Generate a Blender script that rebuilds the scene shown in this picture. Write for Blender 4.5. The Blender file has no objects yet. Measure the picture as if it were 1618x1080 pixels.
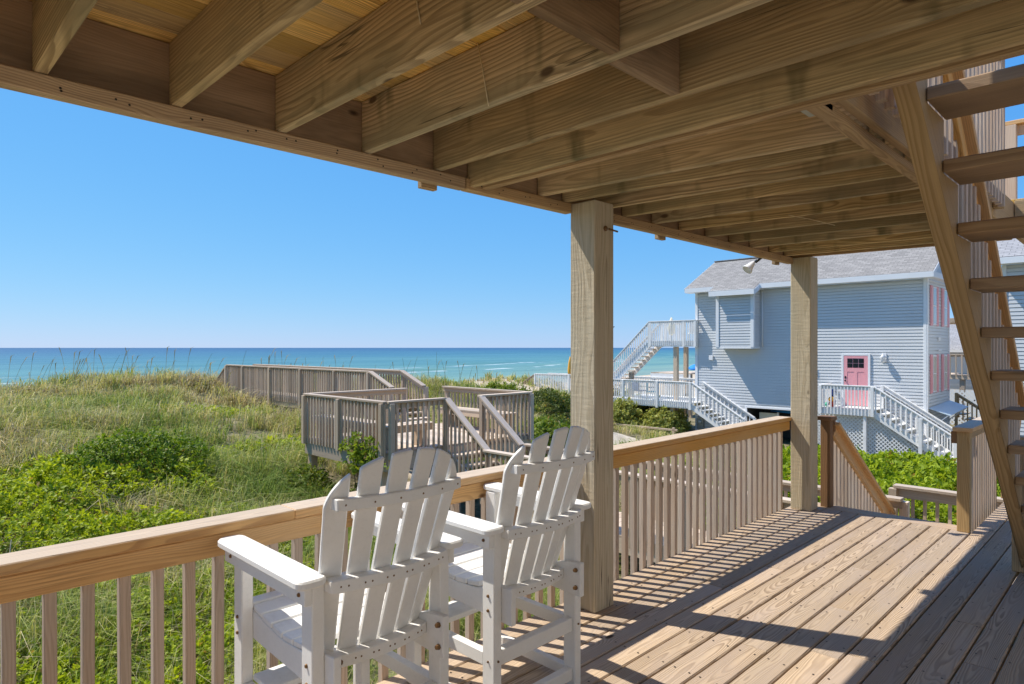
import bpy, bmesh, math, random
import numpy as np
from mathutils import Vector, Matrix
random.seed(7)
rng = np.random.default_rng(11)
R = math.radians
sc = bpy.context.scene
COL = sc.collection

# ------------------------------------------------------------------ camera, sky, sun, exposure
EYE = 1.58
cam_d = bpy.data.cameras.new('camera')
cam_d.sensor_width = 36.0
cam_d.lens = 22.806
cam_d.shift_y = 0.0056
cam_d.clip_start = 0.05
cam_d.clip_end = 60000
cam = bpy.data.objects.new('camera', cam_d)
COL.objects.link(cam)
cam.location = (0, 0, EYE)
cam.rotation_euler = (R(90), 0, R(-45))
sc.camera = cam

SUN_DIR = Vector((-0.275, 0.65, 1.0)).normalized()          # towards the sun
sun_el = math.asin(SUN_DIR.z)
sun_az = math.atan2(SUN_DIR.x, SUN_DIR.y)                   # from +Y towards +X
world = bpy.data.worlds.new('World')
sc.world = world
world.use_nodes = True
wn = world.node_tree
wn.nodes.clear()
sky = wn.nodes.new('ShaderNodeTexSky')
sky.sky_type = 'NISHITA'
sky.sun_disc = False
sky.sun_elevation = sun_el
sky.sun_rotation = sun_az
sky.altitude = 0
sky.air_density = 1.0
sky.dust_density = 0.0
sky.ozone_density = 3.0
bg = wn.nodes.new('ShaderNodeBackground')
bg.inputs['Strength'].default_value = 0.10
wo = wn.nodes.new('ShaderNodeOutputWorld')
# the air of this clear sea morning: less glare at the horizon and a bluer zenith than the bare model
sp = wn.nodes.new('ShaderNodeSeparateColor'); wn.links.new(sky.outputs[0], sp.inputs[0])
cb = wn.nodes.new('ShaderNodeCombineColor')
for i, (gain, pw) in enumerate(((.52, .90), (.69, .50), (.94, .17))):
    a = wn.nodes.new('ShaderNodeMath'); a.operation = 'MULTIPLY'; a.inputs[1].default_value = .1
    b = wn.nodes.new('ShaderNodeMath'); b.operation = 'POWER'; b.inputs[1].default_value = pw
    c = wn.nodes.new('ShaderNodeMath'); c.operation = 'MULTIPLY'; c.inputs[1].default_value = gain*7.4
    wn.links.new(sp.outputs[i], a.inputs[0]); wn.links.new(a.outputs[0], b.inputs[0]); wn.links.new(b.outputs[0], c.inputs[0])
    wn.links.new(c.outputs[0], cb.inputs[i])
wn.links.new(cb.outputs[0], bg.inputs[0])
wn.links.new(bg.outputs[0], wo.inputs[0])

sun_d = bpy.data.lights.new('sun', 'SUN')
sun_d.energy = 4.4
sun_d.angle = R(0.55)
sun_d.color = (1.0, 0.93, 0.82)
sun = bpy.data.objects.new('sun', sun_d)
COL.objects.link(sun)
sun.rotation_euler = (-SUN_DIR).to_track_quat('-Z', 'Y').to_euler()
sun.location = (-20, 40, 60)

vs = sc.view_settings
vs.view_transform = 'Standard'
vs.look = 'None'
vs.exposure = 0.56
vs.gamma = 1.0
vs.use_curve_mapping = False
sc.cycles.max_bounces = 10
sc.cycles.diffuse_bounces = 7
sc.cycles.transparent_max_bounces = 12

# ------------------------------------------------------------------ materials
class NT:
    def __init__(s, name):
        s.m = bpy.data.materials.new(name)
        s.m.use_nodes = True
        s.t = s.m.node_tree
        s.t.nodes.clear()
        s.out = s.n('ShaderNodeOutputMaterial')
    def n(s, typ, **kw):
        x = s.t.nodes.new(typ)
        for k, v in kw.items():
            setattr(x, k, v)
        return x
    def set(s, sock, v):
        if isinstance(v, bpy.types.NodeSocket):
            s.t.links.new(v, sock)
        elif v is not None:
            if isinstance(v, (tuple, list)) and len(v) == 3 and sock.type == 'RGBA':
                v = (*v, 1)
            sock.default_value = v
    def math(s, op, a, b=None, c=None, clamp=False):
        x = s.n('ShaderNodeMath', operation=op, use_clamp=clamp)
        s.set(x.inputs[0], a)
        if b is not None: s.set(x.inputs[1], b)
        if c is not None: s.set(x.inputs[2], c)
        return x.outputs[0]
    def vmath(s, op, a, b=None):
        x = s.n('ShaderNodeVectorMath', operation=op)
        s.set(x.inputs[0], a)
        if b is not None: s.set(x.inputs[1], b)
        return x.outputs['Value'] if op in ('LENGTH', 'DOT_PRODUCT', 'DISTANCE') else x.outputs[0]
    def mix(s, f, a, b, mode='MIX'):
        x = s.n('ShaderNodeMix', data_type='RGBA', blend_type=mode)
        s.set(x.inputs[0], f); s.set(x.inputs[6], a); s.set(x.inputs[7], b)
        return x.outputs[2]
    def noise(s, vec, scale=1, detail=2, rough=.5, dims='3D'):
        x = s.n('ShaderNodeTexNoise', noise_dimensions=dims)
        s.set(x.inputs['Vector'], vec)
        x.inputs['Scale'].default_value = scale
        x.inputs['Detail'].default_value = detail
        x.inputs['Roughness'].default_value = rough
        return x.outputs['Fac']
    def mr(s, v, a, b, c=0., d=1., smooth=True):
        x = s.n('ShaderNodeMapRange', interpolation_type='SMOOTHSTEP' if smooth else 'LINEAR')
        s.set(x.inputs[0], v)
        for i, q in enumerate((a, b, c, d)): x.inputs[i+1].default_value = q
        return x.outputs[0]
    def ramp(s, f, stops):
        x = s.n('ShaderNodeValToRGB')
        e = x.color_ramp.elements
        while len(e) < len(stops): e.new(.5)
        for i, (p, c) in enumerate(stops):
            e[i].position = p; e[i].color = (*c, 1)
        s.set(x.inputs[0], f)
        return x.outputs[0]
    def obj(s): return s.n('ShaderNodeTexCoord').outputs['Object']
    def pos(s): return s.n('ShaderNodeNewGeometry').outputs['Position']
    def rand(s): return s.n('ShaderNodeObjectInfo').outputs['Random']
    def bump(s, h, strength=.3, dist=.01):
        x = s.n('ShaderNodeBump')
        x.inputs['Strength'].default_value = strength
        x.inputs['Distance'].default_value = dist
        s.set(x.inputs['Height'], h)
        return x.outputs[0]
    def bsdf(s, color, rough=.6, spec=.3, normal=None, metal=0., **kw):
        p = s.n('ShaderNodeBsdfPrincipled')
        s.set(p.inputs['Base Color'], color); s.set(p.inputs['Roughness'], rough)
        p.inputs['Specular IOR Level'].default_value = spec
        s.set(p.inputs['Metallic'], metal)
        if normal is not None: s.set(p.inputs['Normal'], normal)
        s.t.links.new(p.outputs[0], s.out.inputs[0])
        return p
    def comb(s, x, y, z):
        c = s.n('ShaderNodeCombineXYZ')
        for i, v in enumerate((x, y, z)): s.set(c.inputs[i], v)
        return c.outputs[0]
    def sep(s, v):
        c = s.n('ShaderNodeSeparateXYZ'); s.set(c.inputs[0], v)
        return c.outputs

def wood(name, early, late, rings=120., contrast=1., blotch=None, blotch_amt=.5, gray_top=None,
         knots=.35, knot_col=(.05, .03, .018), rough=.72, stain=None, vary=.22, bump=.35, fine=.25, saw=0., wob=.8, crack=.35):
    t = NT(name)
    o = t.obj(); rd = t.rand()
    rd2 = t.math('FRACT', t.math('MULTIPLY', rd, 57.31))
    x, y, z = t.sep(o)
    off = t.math('MULTIPLY', rd, 173.)
    xs = t.math('ADD', x, off)
    # knots pull the rings round themselves
    kv = t.comb(t.math('MULTIPLY', xs, 2.9), t.math('ADD', t.math('MULTIPLY', y, 6.), off), t.math('MULTIPLY', z, 6.))
    vo = t.n('ShaderNodeTexVoronoi'); t.set(vo.inputs['Vector'], kv); vo.inputs['Scale'].default_value = 1.
    gate = t.math('GREATER_THAN', t.sep(vo.outputs['Color'])[0], 1 - knots)
    kd = vo.outputs['Distance']
    near = t.math('MULTIPLY', gate, t.mr(kd, .45, .0))
    kn = t.math('MULTIPLY', gate, t.mr(kd, .13, .06))
    w1 = t.noise(t.comb(t.math('MULTIPLY', xs, 1.1), t.math('MULTIPLY', y, 5.), t.math('MULTIPLY', z, 5.)), 1., 2., .5)
    w2 = t.noise(t.comb(t.math('ADD', t.math('MULTIPLY', xs, .8), 40.), t.math('MULTIPLY', y, 4.), t.math('MULTIPLY', z, 4.)), 1., 2., .5)
    yy = t.math('ADD', t.math('ADD', y, t.math('MULTIPLY', t.math('SUBTRACT', rd, .5), .09)),
                t.math('MULTIPLY', t.math('SUBTRACT', w1, .5), .11*wob))
    zz = t.math('ADD', t.math('ADD', z, t.math('ADD', .02, t.math('MULTIPLY', rd2, .05))),
                t.math('MULTIPLY', t.math('SUBTRACT', w2, .5), .16*wob))
    r = t.vmath('LENGTH', t.comb(0., yy, zz))
    r = t.math('ADD', r, t.math('MULTIPLY', near, .016))
    r = t.math('ADD', r, t.math('MULTIPLY', t.noise(t.comb(t.math('MULTIPLY', xs, 6.), t.math('MULTIPLY', y, 30.), t.math('MULTIPLY', z, 30.)), 1., 1.), .004))
    ring = t.math('FRACT', t.math('MULTIPLY', r, rings))
    ringv = t.math('MULTIPLY', t.mr(ring, .25, .82), t.mr(ring, 1.0, .9))
    rd3 = t.math('FRACT', t.math('MULTIPLY', rd, 311.7))
    ringv = t.math('MULTIPLY', ringv, t.math('MULTIPLY', contrast, t.math('ADD', .55, t.math('MULTIPLY', rd3, .5))), clamp=True)
    fn = t.noise(t.comb(t.math('MULTIPLY', xs, 3.), t.math('MULTIPLY', y, 160.), t.math('MULTIPLY', z, 160.)), 1., 3., .6)
    col = t.mix(ringv, early, late)
    col = t.mix(t.math('MULTIPLY', t.mr(fn, .3, .75), fine), col, t.mix(.75, col, (.03, .02, .012)))
    if blotch is not None:
        bl = t.noise(t.comb(t.math('MULTIPLY', xs, 1.3), t.math('MULTIPLY', y, 5.), t.math('MULTIPLY', z, 5.)), 1., 4., .6)
        col = t.mix(t.math('MULTIPLY', t.mr(bl, .4, .68), blotch_amt), col, blotch)
    if stain is not None:
        sn = t.noise(t.comb(t.math('MULTIPLY', xs, 4.5), t.math('MULTIPLY', y, 1.2), t.math('MULTIPLY', z, 1.2)), 1., 3., .6)
        col = t.mix(t.math('MULTIPLY', t.mr(sn, .55, .74), stain[1]), col, stain[0])
    if crack:
        cn = t.noise(t.comb(t.math('MULTIPLY', xs, .9), t.math('ADD', t.math('MULTIPLY', y, 26.), t.math('MULTIPLY', off, .37)), t.math('MULTIPLY', z, 26.)), 1., 1., .4)
        cg = t.mr(t.noise(t.comb(t.math('MULTIPLY', xs, 1.6), t.math('MULTIPLY', y, 3.), t.math('MULTIPLY', z, 3.)), 1., 2.), .56, .64)
        ck = t.math('MULTIPLY', t.mr(t.math('ABSOLUTE', t.math('SUBTRACT', cn, .5)), .016, .004), cg)
        col = t.mix(t.math('MULTIPLY', ck, crack), col, (.035, .025, .018))
    col = t.mix(kn, col, knot_col)
    if gray_top is not None:
        nz = t.sep(t.n('ShaderNodeNewGeometry').outputs['True Normal'])[2]
        f = t.math('MULTIPLY', t.mr(nz, .55, .85), .82)
        col = t.mix(f, col, t.mix(t.math('MULTIPLY', ringv, .5), gray_top, tuple(.55*c for c in gray_top)))
    v = t.math('ADD', 1 - vary*.5, t.math('MULTIPLY', rd2, vary))
    hs = t.n('ShaderNodeHueSaturation')
    t.set(hs.inputs['Color'], col); t.set(hs.inputs['Value'], v)
    t.set(hs.inputs['Saturation'], t.math('ADD', .9, t.math('MULTIPLY', rd, .2)))
    h = t.math('SUBTRACT', t.math('MULTIPLY', ringv, .5), t.math('MULTIPLY', fn, .9))
    if saw:
        sw = t.noise(t.comb(t.math('MULTIPLY', xs, 45.), t.math('MULTIPLY', y, 8.), t.math('MULTIPLY', z, 8.)), 1., 2.)
        h = t.math('ADD', h, t.math('MULTIPLY', sw, saw))
    t.bsdf(hs.outputs[0], rough, .25, t.bump(h, bump, .004))
    return t.m

def plain(name, color, rough=.5, spec=.35, var=.12, scale=6., metal=0., dirt=None, bump=0.):
    t = NT(name)
    p = t.pos()
    n = t.noise(p, scale, 4., .6)
    col = t.mix(t.math('MULTIPLY', t.mr(n, .3, .7), var), color, tuple(c*.6 for c in color))
    if dirt:
        d = t.noise(p, dirt[1], 5., .65)
        col = t.mix(t.math('MULTIPLY', t.mr(d, .52, .74), dirt[2]), col, dirt[0])
    t.bsdf(col, rough, spec, t.bump(t.noise(p, scale*14, 3.), bump, .003) if bump else None, metal)
    return t.m

M = {}
M['deck'] = wood('weathered_deck_wood', (.51, .392, .275), (.275, .198, .132), rings=190, contrast=.85, wob=.55, blotch=(.40, .315, .25), blotch_amt=.7, knots=.16, vary=.36, bump=.5, crack=.5)
M['post'] = wood('treated_post_wood', (.57, .485, .345), (.42, .34, .225), rings=75, blotch=(.50, .45, .33), blotch_amt=.6, knots=.25, contrast=.8, saw=.8, bump=.7, vary=.1, crack=.8)
M['rail'] = wood('golden_rail_wood', (.74, .43, .155), (.52, .27, .09), rings=110, knots=.75, knot_col=(.11, .04, .015), contrast=.7, blotch=(.62, .42, .22), blotch_amt=.6, vary=.14)
M['cap'] = wood('rail_cap_wood', (.70, .41, .16), (.46, .245, .095), rings=110, gray_top=(.50, .435, .36), knots=.4, blotch=(.55, .40, .24), blotch_amt=.5, contrast=.7, vary=.1)
M['baluster'] = wood('baluster_wood', (.57, .445, .345), (.41, .30, .22), rings=120, knots=.08, contrast=.7, blotch=(.52, .455, .38), vary=.26)
M['joist'] = wood('joist_wood', (.66, .495, .28), (.34, .235, .12), rings=75, blotch=(.27, .225, .13), blotch_amt=.8, stain=((.10, .095, .045), .9), knots=.4, knot_col=(.11, .07, .038), contrast=1., vary=.4, bump=.4, fine=.45, crack=.7)
M['rim'] = wood('rim_joist_wood', (.42, .28, .16), (.29, .19, .105), rings=120, contrast=.6, blotch=(.12, .075, .04), blotch_amt=.7, knots=.25, vary=.2)
M['ledger'] = wood('ledger_strip_wood', (.54, .375, .21), (.38, .25, .13), rings=120, blotch=(.27, .18, .10), knots=.4, vary=.1)
M['ceiling'] = wood('ceiling_board_wood', (.90, .62, .25), (.52, .31, .11), rings=150, blotch=(.74, .46, .12), blotch_amt=.7, fine=.6, contrast=1., stain=((.22, .15, .07), .6), knots=.22, vary=.55)
M['stair'] = wood('stair_wood', (.54, .38, .21), (.38, .25, .125), rings=110, blotch=(.44, .32, .19), knots=.12, contrast=.8, vary=.2, wob=.25)
M['tread'] = wood('stair_tread_wood', (.42, .285, .17), (.27, .17, .095), rings=75, blotch=(.20, .13, .08), knots=.12, contrast=.7, vary=.2)
M['gray'] = wood('gray_weathered_wood', (.57, .445, .32), (.38, .275, .185), rings=110, blotch=(.45, .365, .275), gray_top=(.61, .50, .395), knots=.1, contrast=.7, vary=.5)
M['newel'] = wood('newel_wood', (.50, .345, .175), (.33, .205, .095), rings=70, blotch=(.38, .25, .13), knots=.15, contrast=.6, vary=.15)
M['dark_newel'] = wood('dark_newel_wood', (.26, .145, .07), (.17, .09, .042), rings=70, knots=.15, contrast=.6, vary=.1)

def chair_plastic():
    t = NT('white_recycled_plastic')
    p = t.pos()
    n = t.noise(p, 5., 5., .65)
    nz = t.sep(t.n('ShaderNodeNewGeometry').outputs['True Normal'])[2]
    col = t.mix(t.math('MULTIPLY', t.mr(n, .45, .75), .22), (.80, .79, .765), (.60, .58, .535))
    sp = t.noise(p, 60., 4., .7)
    col = t.mix(t.math('MULTIPLY', t.mr(sp, .5, .75), .14), col, (.45, .44, .41))
    top = t.math('MULTIPLY', t.mr(nz, .6, .9), t.mr(t.noise(p, 13., 5., .7), .42, .7))
    col = t.mix(t.math('MULTIPLY', top, .28), col, (.48, .47, .44))
    gr = t.noise(t.vmath('MULTIPLY', p, (180., 180., 12.)), 1., 2.)
    t.bsdf(col, .48, .35, t.bump(gr, .12, .002))
    return t.m
M['plastic'] = chair_plastic()
M['plastic_edge'] = plain('sawn_plastic_edge', (.50, .485, .45), .6, .25, .5, 30., dirt=((.30, .28, .25), 26., .5))
M['bolt'] = plain('bronze_bolt', (.22, .12, .05), .4, .5, .5, 80., metal=.6)
M['screw'] = plain('dark_screw', (.035, .028, .022), .6, .3, .2, 40.)
M['white'] = plain('white_painted_wood', (.82, .815, .80), .5, .35, .25, 3., dirt=((.52, .51, .48), 5., .35))
M['white_trim'] = plain('white_trim', (.80, .81, .82), .45, .35, .12, 2.)
M['siding'] = plain('blue_gray_vinyl_siding', (.63, .645, .655), .42, .4, .12, .8, dirt=((.57, .59, .605), 1.2, .5))
M['pink'] = plain('pink_paint', (.80, .36, .385), .45, .35, .10, 3.)
M['glass'] = plain('dark_window_glass', (.012, .016, .022), .06, .6, .0, 1.)
M['pale_glass'] = plain('pale_window_glass', (.42, .47, .50), .08, .6, .3, 2.)
M['black'] = plain('dark_metal', (.02, .02, .022), .35, .5, .1, 4.)
M['concrete'] = plain('concrete', (.40, .385, .35), .85, .2, .4, 2.5, dirt=((.25, .24, .21), 2., .5), bump=.4)
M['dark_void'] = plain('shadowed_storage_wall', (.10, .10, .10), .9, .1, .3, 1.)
M['blue_fabric'] = plain('navy_fabric', (.02, .045, .16), .8, .2, .3, 8.)
M['teal_fabric'] = plain('teal_fabric', (.10, .42, .50), .8, .2, .3, 8.)
M['bright_blue'] = plain('bright_blue_fabric', (.03, .26, .75), .7, .2, .2, 6.)
M['orange'] = plain('orange_fabric', (.75, .38, .05), .7, .2, .3, 6.)
M['red'] = plain('red_plastic', (.62, .09, .06), .4, .4, .1, 6.)
M['green_toy'] = plain('green_plastic', (.05, .42, .28), .4, .4, .1, 6.)
M['cream'] = plain('cream_canvas', (.72, .66, .50), .8, .2, .2, 5.)
M['twine'] = plain('pale_twine', (.72, .62, .42), .8, .2, .2, 30.)
M['stem'] = plain('shrub_bark', (.10, .075, .05), .9, .1, .5, 8.)
M['galv'] = plain('galvanized_metal', (.42, .42, .40), .45, .5, .4, 20., metal=.5)
M['awning'] = plain('pale_blue_awning', (.50, .60, .68), .4, .4, .2, 2.)
M['lattice'] = plain('white_lattice', (.74, .76, .76), .5, .3, .15, 3.)
M['dead_twig'] = plain('bleached_twig', (.42, .37, .29), .9, .1, .4, 9.)

def shingle_mat(name, a, b):
    t = NT(name)
    o = t.obj()
    br = t.n('ShaderNodeTexBrick')
    t.set(br.inputs['Vector'], o)
    br.inputs['Scale'].default_value = 1.
    br.inputs['Brick Width'].default_value = .30
    br.inputs['Row Height'].default_value = .14
    br.inputs['Mortar Size'].default_value = .008
    br.inputs['Bias'].default_value = 0.
    t.set(br.inputs['Color1'], a); t.set(br.inputs['Color2'], b); t.set(br.inputs['Mortar'], tuple(c*.45 for c in a))
    n = t.noise(o, 9., 4., .65)
    col = t.mix(t.math('MULTIPLY', t.mr(n, .3, .7), .35), br.outputs['Color'], tuple(c*.55 for c in b))
    t.bsdf(col, .9, .15, t.bump(br.outputs['Fac'], .6, .02))
    return t.m
M['shingle'] = shingle_mat('gray_asphalt_shingle', (.36, .345, .325), (.25, .24, .228))
M['shingle_far'] = shingle_mat('pale_gray_shingle', (.40, .40, .41), (.31, .31, .32))

def foliage_mat(name, rough=.5, trans=.35, spec=.25):
    t = NT(name)
    a = t.n('ShaderNodeAttribute'); a.attribute_name = 'tint'
    p = t.n('ShaderNodeBsdfPrincipled')
    t.set(p.inputs['Base Color'], a.outputs['Color'])
    p.inputs['Roughness'].default_value = rough
    p.inputs['Specular IOR Level'].default_value = spec
    tr = t.n('ShaderNodeBsdfTranslucent')
    t.set(tr.inputs['Color'], t.mix(.5, a.outputs['Color'], t.mix(1., a.outputs['Color'], (1.6, 1.5, .7), 'MULTIPLY')))
    mx = t.n('ShaderNodeMixShader'); mx.inputs[0].default_value = trans
    t.t.links.new(p.outputs[0], mx.inputs[1]); t.t.links.new(tr.outputs[0], mx.inputs[2])
    t.t.links.new(mx.outputs[0], t.out.inputs[0])
    return t.m
M['leaf'] = foliage_mat('glossy_shrub_leaf', .5, .4, .22)
M['grass'] = foliage_mat('dune_grass_blade', .6, .3, .15)

def ground_mat():
    t = NT('dune_sand_and_litter')
    p = t.pos()
    n1 = t.noise(p, .35, 5., .6); n2 = t.noise(p, 3., 5., .65); n3 = t.noise(p, 40., 3., .6)
    sand = t.mix(t.mr(n3, .3, .7), (.56, .47, .35), (.44, .36, .26))
    litter = t.mix(t.mr(n2, .35, .65), (.30, .25, .15), (.12, .11, .055))
    x, y, z = t.sep(p)
    yy = t.math('SUBTRACT', y, t.math('MULTIPLY', t.math('SUBTRACT', x, 6.), .2))
    beach = t.math('MAXIMUM', t.mr(yy, 27., 30.), t.math('MULTIPLY', t.mr(x, 19., 24.), t.mr(yy, 17.5, 20.)))
    f = t.math('MAXIMUM', beach, t.mr(n1, .60, .68))
    col = t.mix(f, litter, sand)
    t.bsdf(col, .95, .1, t.bump(t.math('ADD', n2, t.math('MULTIPLY', n3, .3)), .5, .05))
    return t.m
M['ground'] = ground_mat()

def path_mat():
    t = NT('pale_sand')
    p = t.pos()
    n = t.noise(p, 2.2, 5., .65)
    t.bsdf(t.mix(t.mr(n, .3, .7), (.60, .53, .42), (.44, .37, .28)), .95, .1, t.bump(t.noise(p, 9., 4.), .6, .05))
    return t.m
M['sand'] = path_mat()

def ocean_mat():
    t = NT('sea_water')
    p = t.pos()
    x, y, z = t.sep(p)
    d = t.math('SUBTRACT', t.math('MULTIPLY', y, .98), t.math('MULTIPLY', x, .2))      # metres seaward
    wob = t.math('MULTIPLY', t.math('SUBTRACT', t.noise(t.vmath('MULTIPLY', p, (.006, .03, 1.)), 1., 3.), .5), 90.)
    dd = t.math('ADD', d, wob)
    ld = t.math('LOGARITHM', t.math('MAXIMUM', dd, 20.), 10.)
    f = t.mr(ld, 1.7, 4.0, 0., 1., False)
    col = t.ramp(f, [(.0, (.20, .27, .22)), (.12, (.12, .24, .22)), (.22, (.075, .20, .22)), (.38, (.045, .145, .21)), (.60, (.033, .10, .19)), (1., (.028, .075, .17))])
    band = t.noise(t.vmath('MULTIPLY', p, (.006, .05, 1.)), 1., 4., .6)
    col = t.mix(t.math('MULTIPLY', t.mr(band, .36, .64), .6), col, t.mix(1., col, (1.8, 1.5, 1.25), 'MULTIPLY'))
    # broken foam along the surf
    bend = t.math('MULTIPLY', t.math('SUBTRACT', t.noise(t.vmath('MULTIPLY', p, (.008, .004, 1.)), 1., 3.), .5), 46.)
    ds = t.math('ADD', d, bend)
    for c, wd, foam, sc_ in ((112, 3., .9, .05), (140, 3.6, .75, .03), (168, 4.2, .35, .02), (215, 6., .0, .02), (285, 9., .0, .01), (390, 14., .0, .01)):
        on = t.mr(t.noise(t.vmath('ADD', t.vmath('MULTIPLY', p, (sc_, sc_*.4, 1.)), (c, c*.3, 0.)), 1., 3.), .40, .60)
        face = t.math('MULTIPLY', on, t.mr(t.math('ABSOLUTE', t.math('SUBTRACT', ds, float(c))), wd*1.6, wd*.3))
        col = t.mix(t.math('MULTIPLY', face, .7), col, t.mix(1., col, (.75, .80, .72), 'MULTIPLY'))
        if foam:
            br = t.mr(t.noise(t.vmath('MULTIPLY', p, (.12, .35, 1.)), 1., 5., .65), .42, .56)
            ff = t.math('MULTIPLY', t.math('MULTIPLY', t.mr(on, .35, .7), br), t.mr(t.math('ABSOLUTE', t.math('SUBTRACT', ds, c - wd*1.2)), wd*.9, wd*.2))
            col = t.mix(t.math('MULTIPLY', ff, foam), col, (.72, .76, .76))
    w = t.math('ADD', t.noise(t.vmath('MULTIPLY', p, (.10, .30, 1.)), 1., 4., .6),
               t.math('MULTIPLY', t.noise(t.vmath('MULTIPLY', p, (.9, 1.6, 1.)), 1., 3., .6), .25))
    t.bsdf(col, .4, .12, t.bump(w, .55, 1.2))
    return t.m
M['ocean'] = ocean_mat()

# ------------------------------------------------------------------ object helpers
WM = {}
MESH = {}
def put(o, name, parent=None, mw=None):
    """Link o under parent keeping the world matrix mw."""
    mw = mw if mw is not None else Matrix()
    COL.objects.link(o)
    WM[o.name] = mw
    if parent is not None:
        o.parent = parent
        o.matrix_parent_inverse = WM[parent.name].inverted()
    o.matrix_basis = mw
    return o

def thing(name, label, cat, loc=(0, 0, 0), group=None, kind=None):
    o = bpy.data.objects.new(name, None)
    o.empty_display_size = .1
    put(o, name, None, Matrix.Translation(loc))
    o['label'] = label; o['category'] = cat
    if group: o['group'] = group
    if kind: o['kind'] = kind
    return o

def tag(o, label, cat, group=None):
    o['label'] = label; o['category'] = cat
    if group: o['group'] = group
    return o

def box_mesh(l, w, t, bev, mat):
    key = (round(l, 3), round(w, 4), round(t, 4), bev, mat)
    if key in MESH: return MESH[key]
    bm = bmesh.new()
    bmesh.ops.create_cube(bm, size=1.)
    for v in bm.verts: v.co = Vector((v.co.x*l, v.co.y*w, v.co.z*t))
    if bev: bmesh.ops.bevel(bm, geom=bm.edges[:], offset=min(bev, .3*min(l, w, t)), segments=1, affect='EDGES')
    me = bpy.data.meshes.new('piece'); bm.to_mesh(me); bm.free()
    me.materials.append(M[mat])
    MESH[key] = me
    return me

def frame(a, b, up=(0, 0, 1), roll=0.):
    a = Vector(a); b = Vector(b)
    X = (b - a).normalized(); U = Vector(up)
    if abs(X.dot(U)) > .999: U = Vector((0, 1, 0))
    Y = U.cross(X).normalized(); Z = X.cross(Y)
    m = Matrix((X, Y, Z)).transposed().to_4x4()
    m.translation = (a + b)/2
    return m @ Matrix.Rotation(roll, 4, 'X') if roll else m

def beam(name, a, b, w, t, mat, parent=None, up=(0, 0, 1), bev=.003, label=None):
    """A board from a to b (centre line): w across, t along up."""
    L = (Vector(b) - Vector(a)).length
    o = bpy.data.objects.new(name, box_mesh(L, w, t, bev, mat))
    put(o, name, parent, frame(a, b, up))
    if label: o['label'] = label
    return o

def bar(name, lo, hi, mat, parent=None, bev=.003, label=None):
    """An axis aligned board between two corners; grain along its longest side."""
    lo = Vector(lo); hi = Vector(hi); c = (lo + hi)/2; d = hi - lo
    ax = max(range(3), key=lambda i: abs(d[i]))
    e = Vector((0, 0, 0)); e[ax] = abs(d[ax])/2
    if ax == 0: w, t, up = d.y, d.z, (0, 0, 1)
    elif ax == 1: w, t, up = d.x, d.z, (0, 0, 1)
    else: w, t, up = d.x, d.y, (0, 1, 0)
    return beam(name, c - e, c + e, abs(w), abs(t), mat, parent, up, bev, label)

def mesh_obj(name, verts, faces, mat, parent=None, smooth=False, bev=0., kind=None, label=None, mw=None, grain=None):
    if grain is not None:
        verts = [Vector(v) for v in verts]
        c = sum(verts, Vector())/len(verts)
        mw = frame(c - Vector(grain), c + Vector(grain)); inv = mw.inverted()
        verts = [inv @ v for v in verts]
    me = bpy.data.meshes.new(name)
    bm = bmesh.new()
    vv = [bm.verts.new(v) for v in verts]
    for f in faces:
        try: bm.faces.new([vv[i] for i in f])
        except ValueError: pass
    bmesh.ops.recalc_face_normals(bm, faces=bm.faces[:])
    if bev: bmesh.ops.bevel(bm, geom=bm.edges[:], offset=bev, segments=1, affect='EDGES')
    bm.to_mesh(me); bm.free()
    if smooth:
        for p in me.polygons: p.use_smooth = True
    for m in (mat if isinstance(mat, (list, tuple)) else [mat]): me.materials.append(M[m])
    o = bpy.data.objects.new(name, me)
    put(o, name, parent, mw if mw is not None else Matrix())
    if kind: o['kind'] = kind
    if label: o['label'] = label
    return o

def prism(name, poly, axis, lo, hi, mat, parent=None, bev=.003, **kw):
    """Extrude a 2-D outline along an axis ('x','y','z')."""
    def at(p, q):
        return {'x': (q, p[0], p[1]), 'y': (p[0], q, p[1]), 'z': (p[0], p[1], q)}[axis]
    n = len(poly)
    V = [at(p, lo) for p in poly] + [at(p, hi) for p in poly]
    F = [list(range(n))[::-1], list(range(n, 2*n))] + [[i, (i+1) % n, n+(i+1) % n, n+i] for i in range(n)]
    return mesh_obj(name, V, F, mat, parent, bev=bev, **kw)

def joined_boxes(name, boxes, mat, parent=None, kind='stuff', label=None):
    """Many tiny boxes (lo, hi) as one stuff part."""
    V, F = [], []
    for lo, hi in boxes:
        b = len(V)
        V += [(x, y, z) for x in (lo[0], hi[0]) for y in (lo[1], hi[1]) for z in (lo[2], hi[2])]
        F += [[b+i for i in q] for q in ((0, 1, 3, 2), (4, 6, 7, 5), (0, 4, 5, 1), (2, 3, 7, 6), (0, 2, 6, 4), (1, 5, 7, 3))]
    return mesh_obj(name, V, F, mat, parent, kind=kind, label=label)

def tube(name, pts, rad, mat, parent=None, n=8, kind=None, label=None):
    V, F = [], []
    pts = [Vector(p) for p in pts]
    rad = rad if isinstance(rad, (list, tuple)) else [rad]*len(pts)
    for i, p in enumerate(pts):
        d = (pts[min(i+1, len(pts)-1)] - pts[max(i-1, 0)]).normalized()
        u = Vector((0, 0, 1)) if abs(d.z) < .9 else Vector((1, 0, 0))
        a = d.cross(u).normalized(); b = d.cross(a)
        for k in range(n):
            th = 2*math.pi*k/n
            V.append(p + (a*math.cos(th) + b*math.sin(th))*rad[i])
    for i in range(len(pts)-1):
        for k in range(n):
            F.append([i*n+k, i*n+(k+1) % n, (i+1)*n+(k+1) % n, (i+1)*n+k])
    F.append(list(range(n))[::-1]); F.append([len(V)-n+k for k in range(n)])
    return mesh_obj(name, V, F, mat, parent, smooth=True, kind=kind, label=label)

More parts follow.
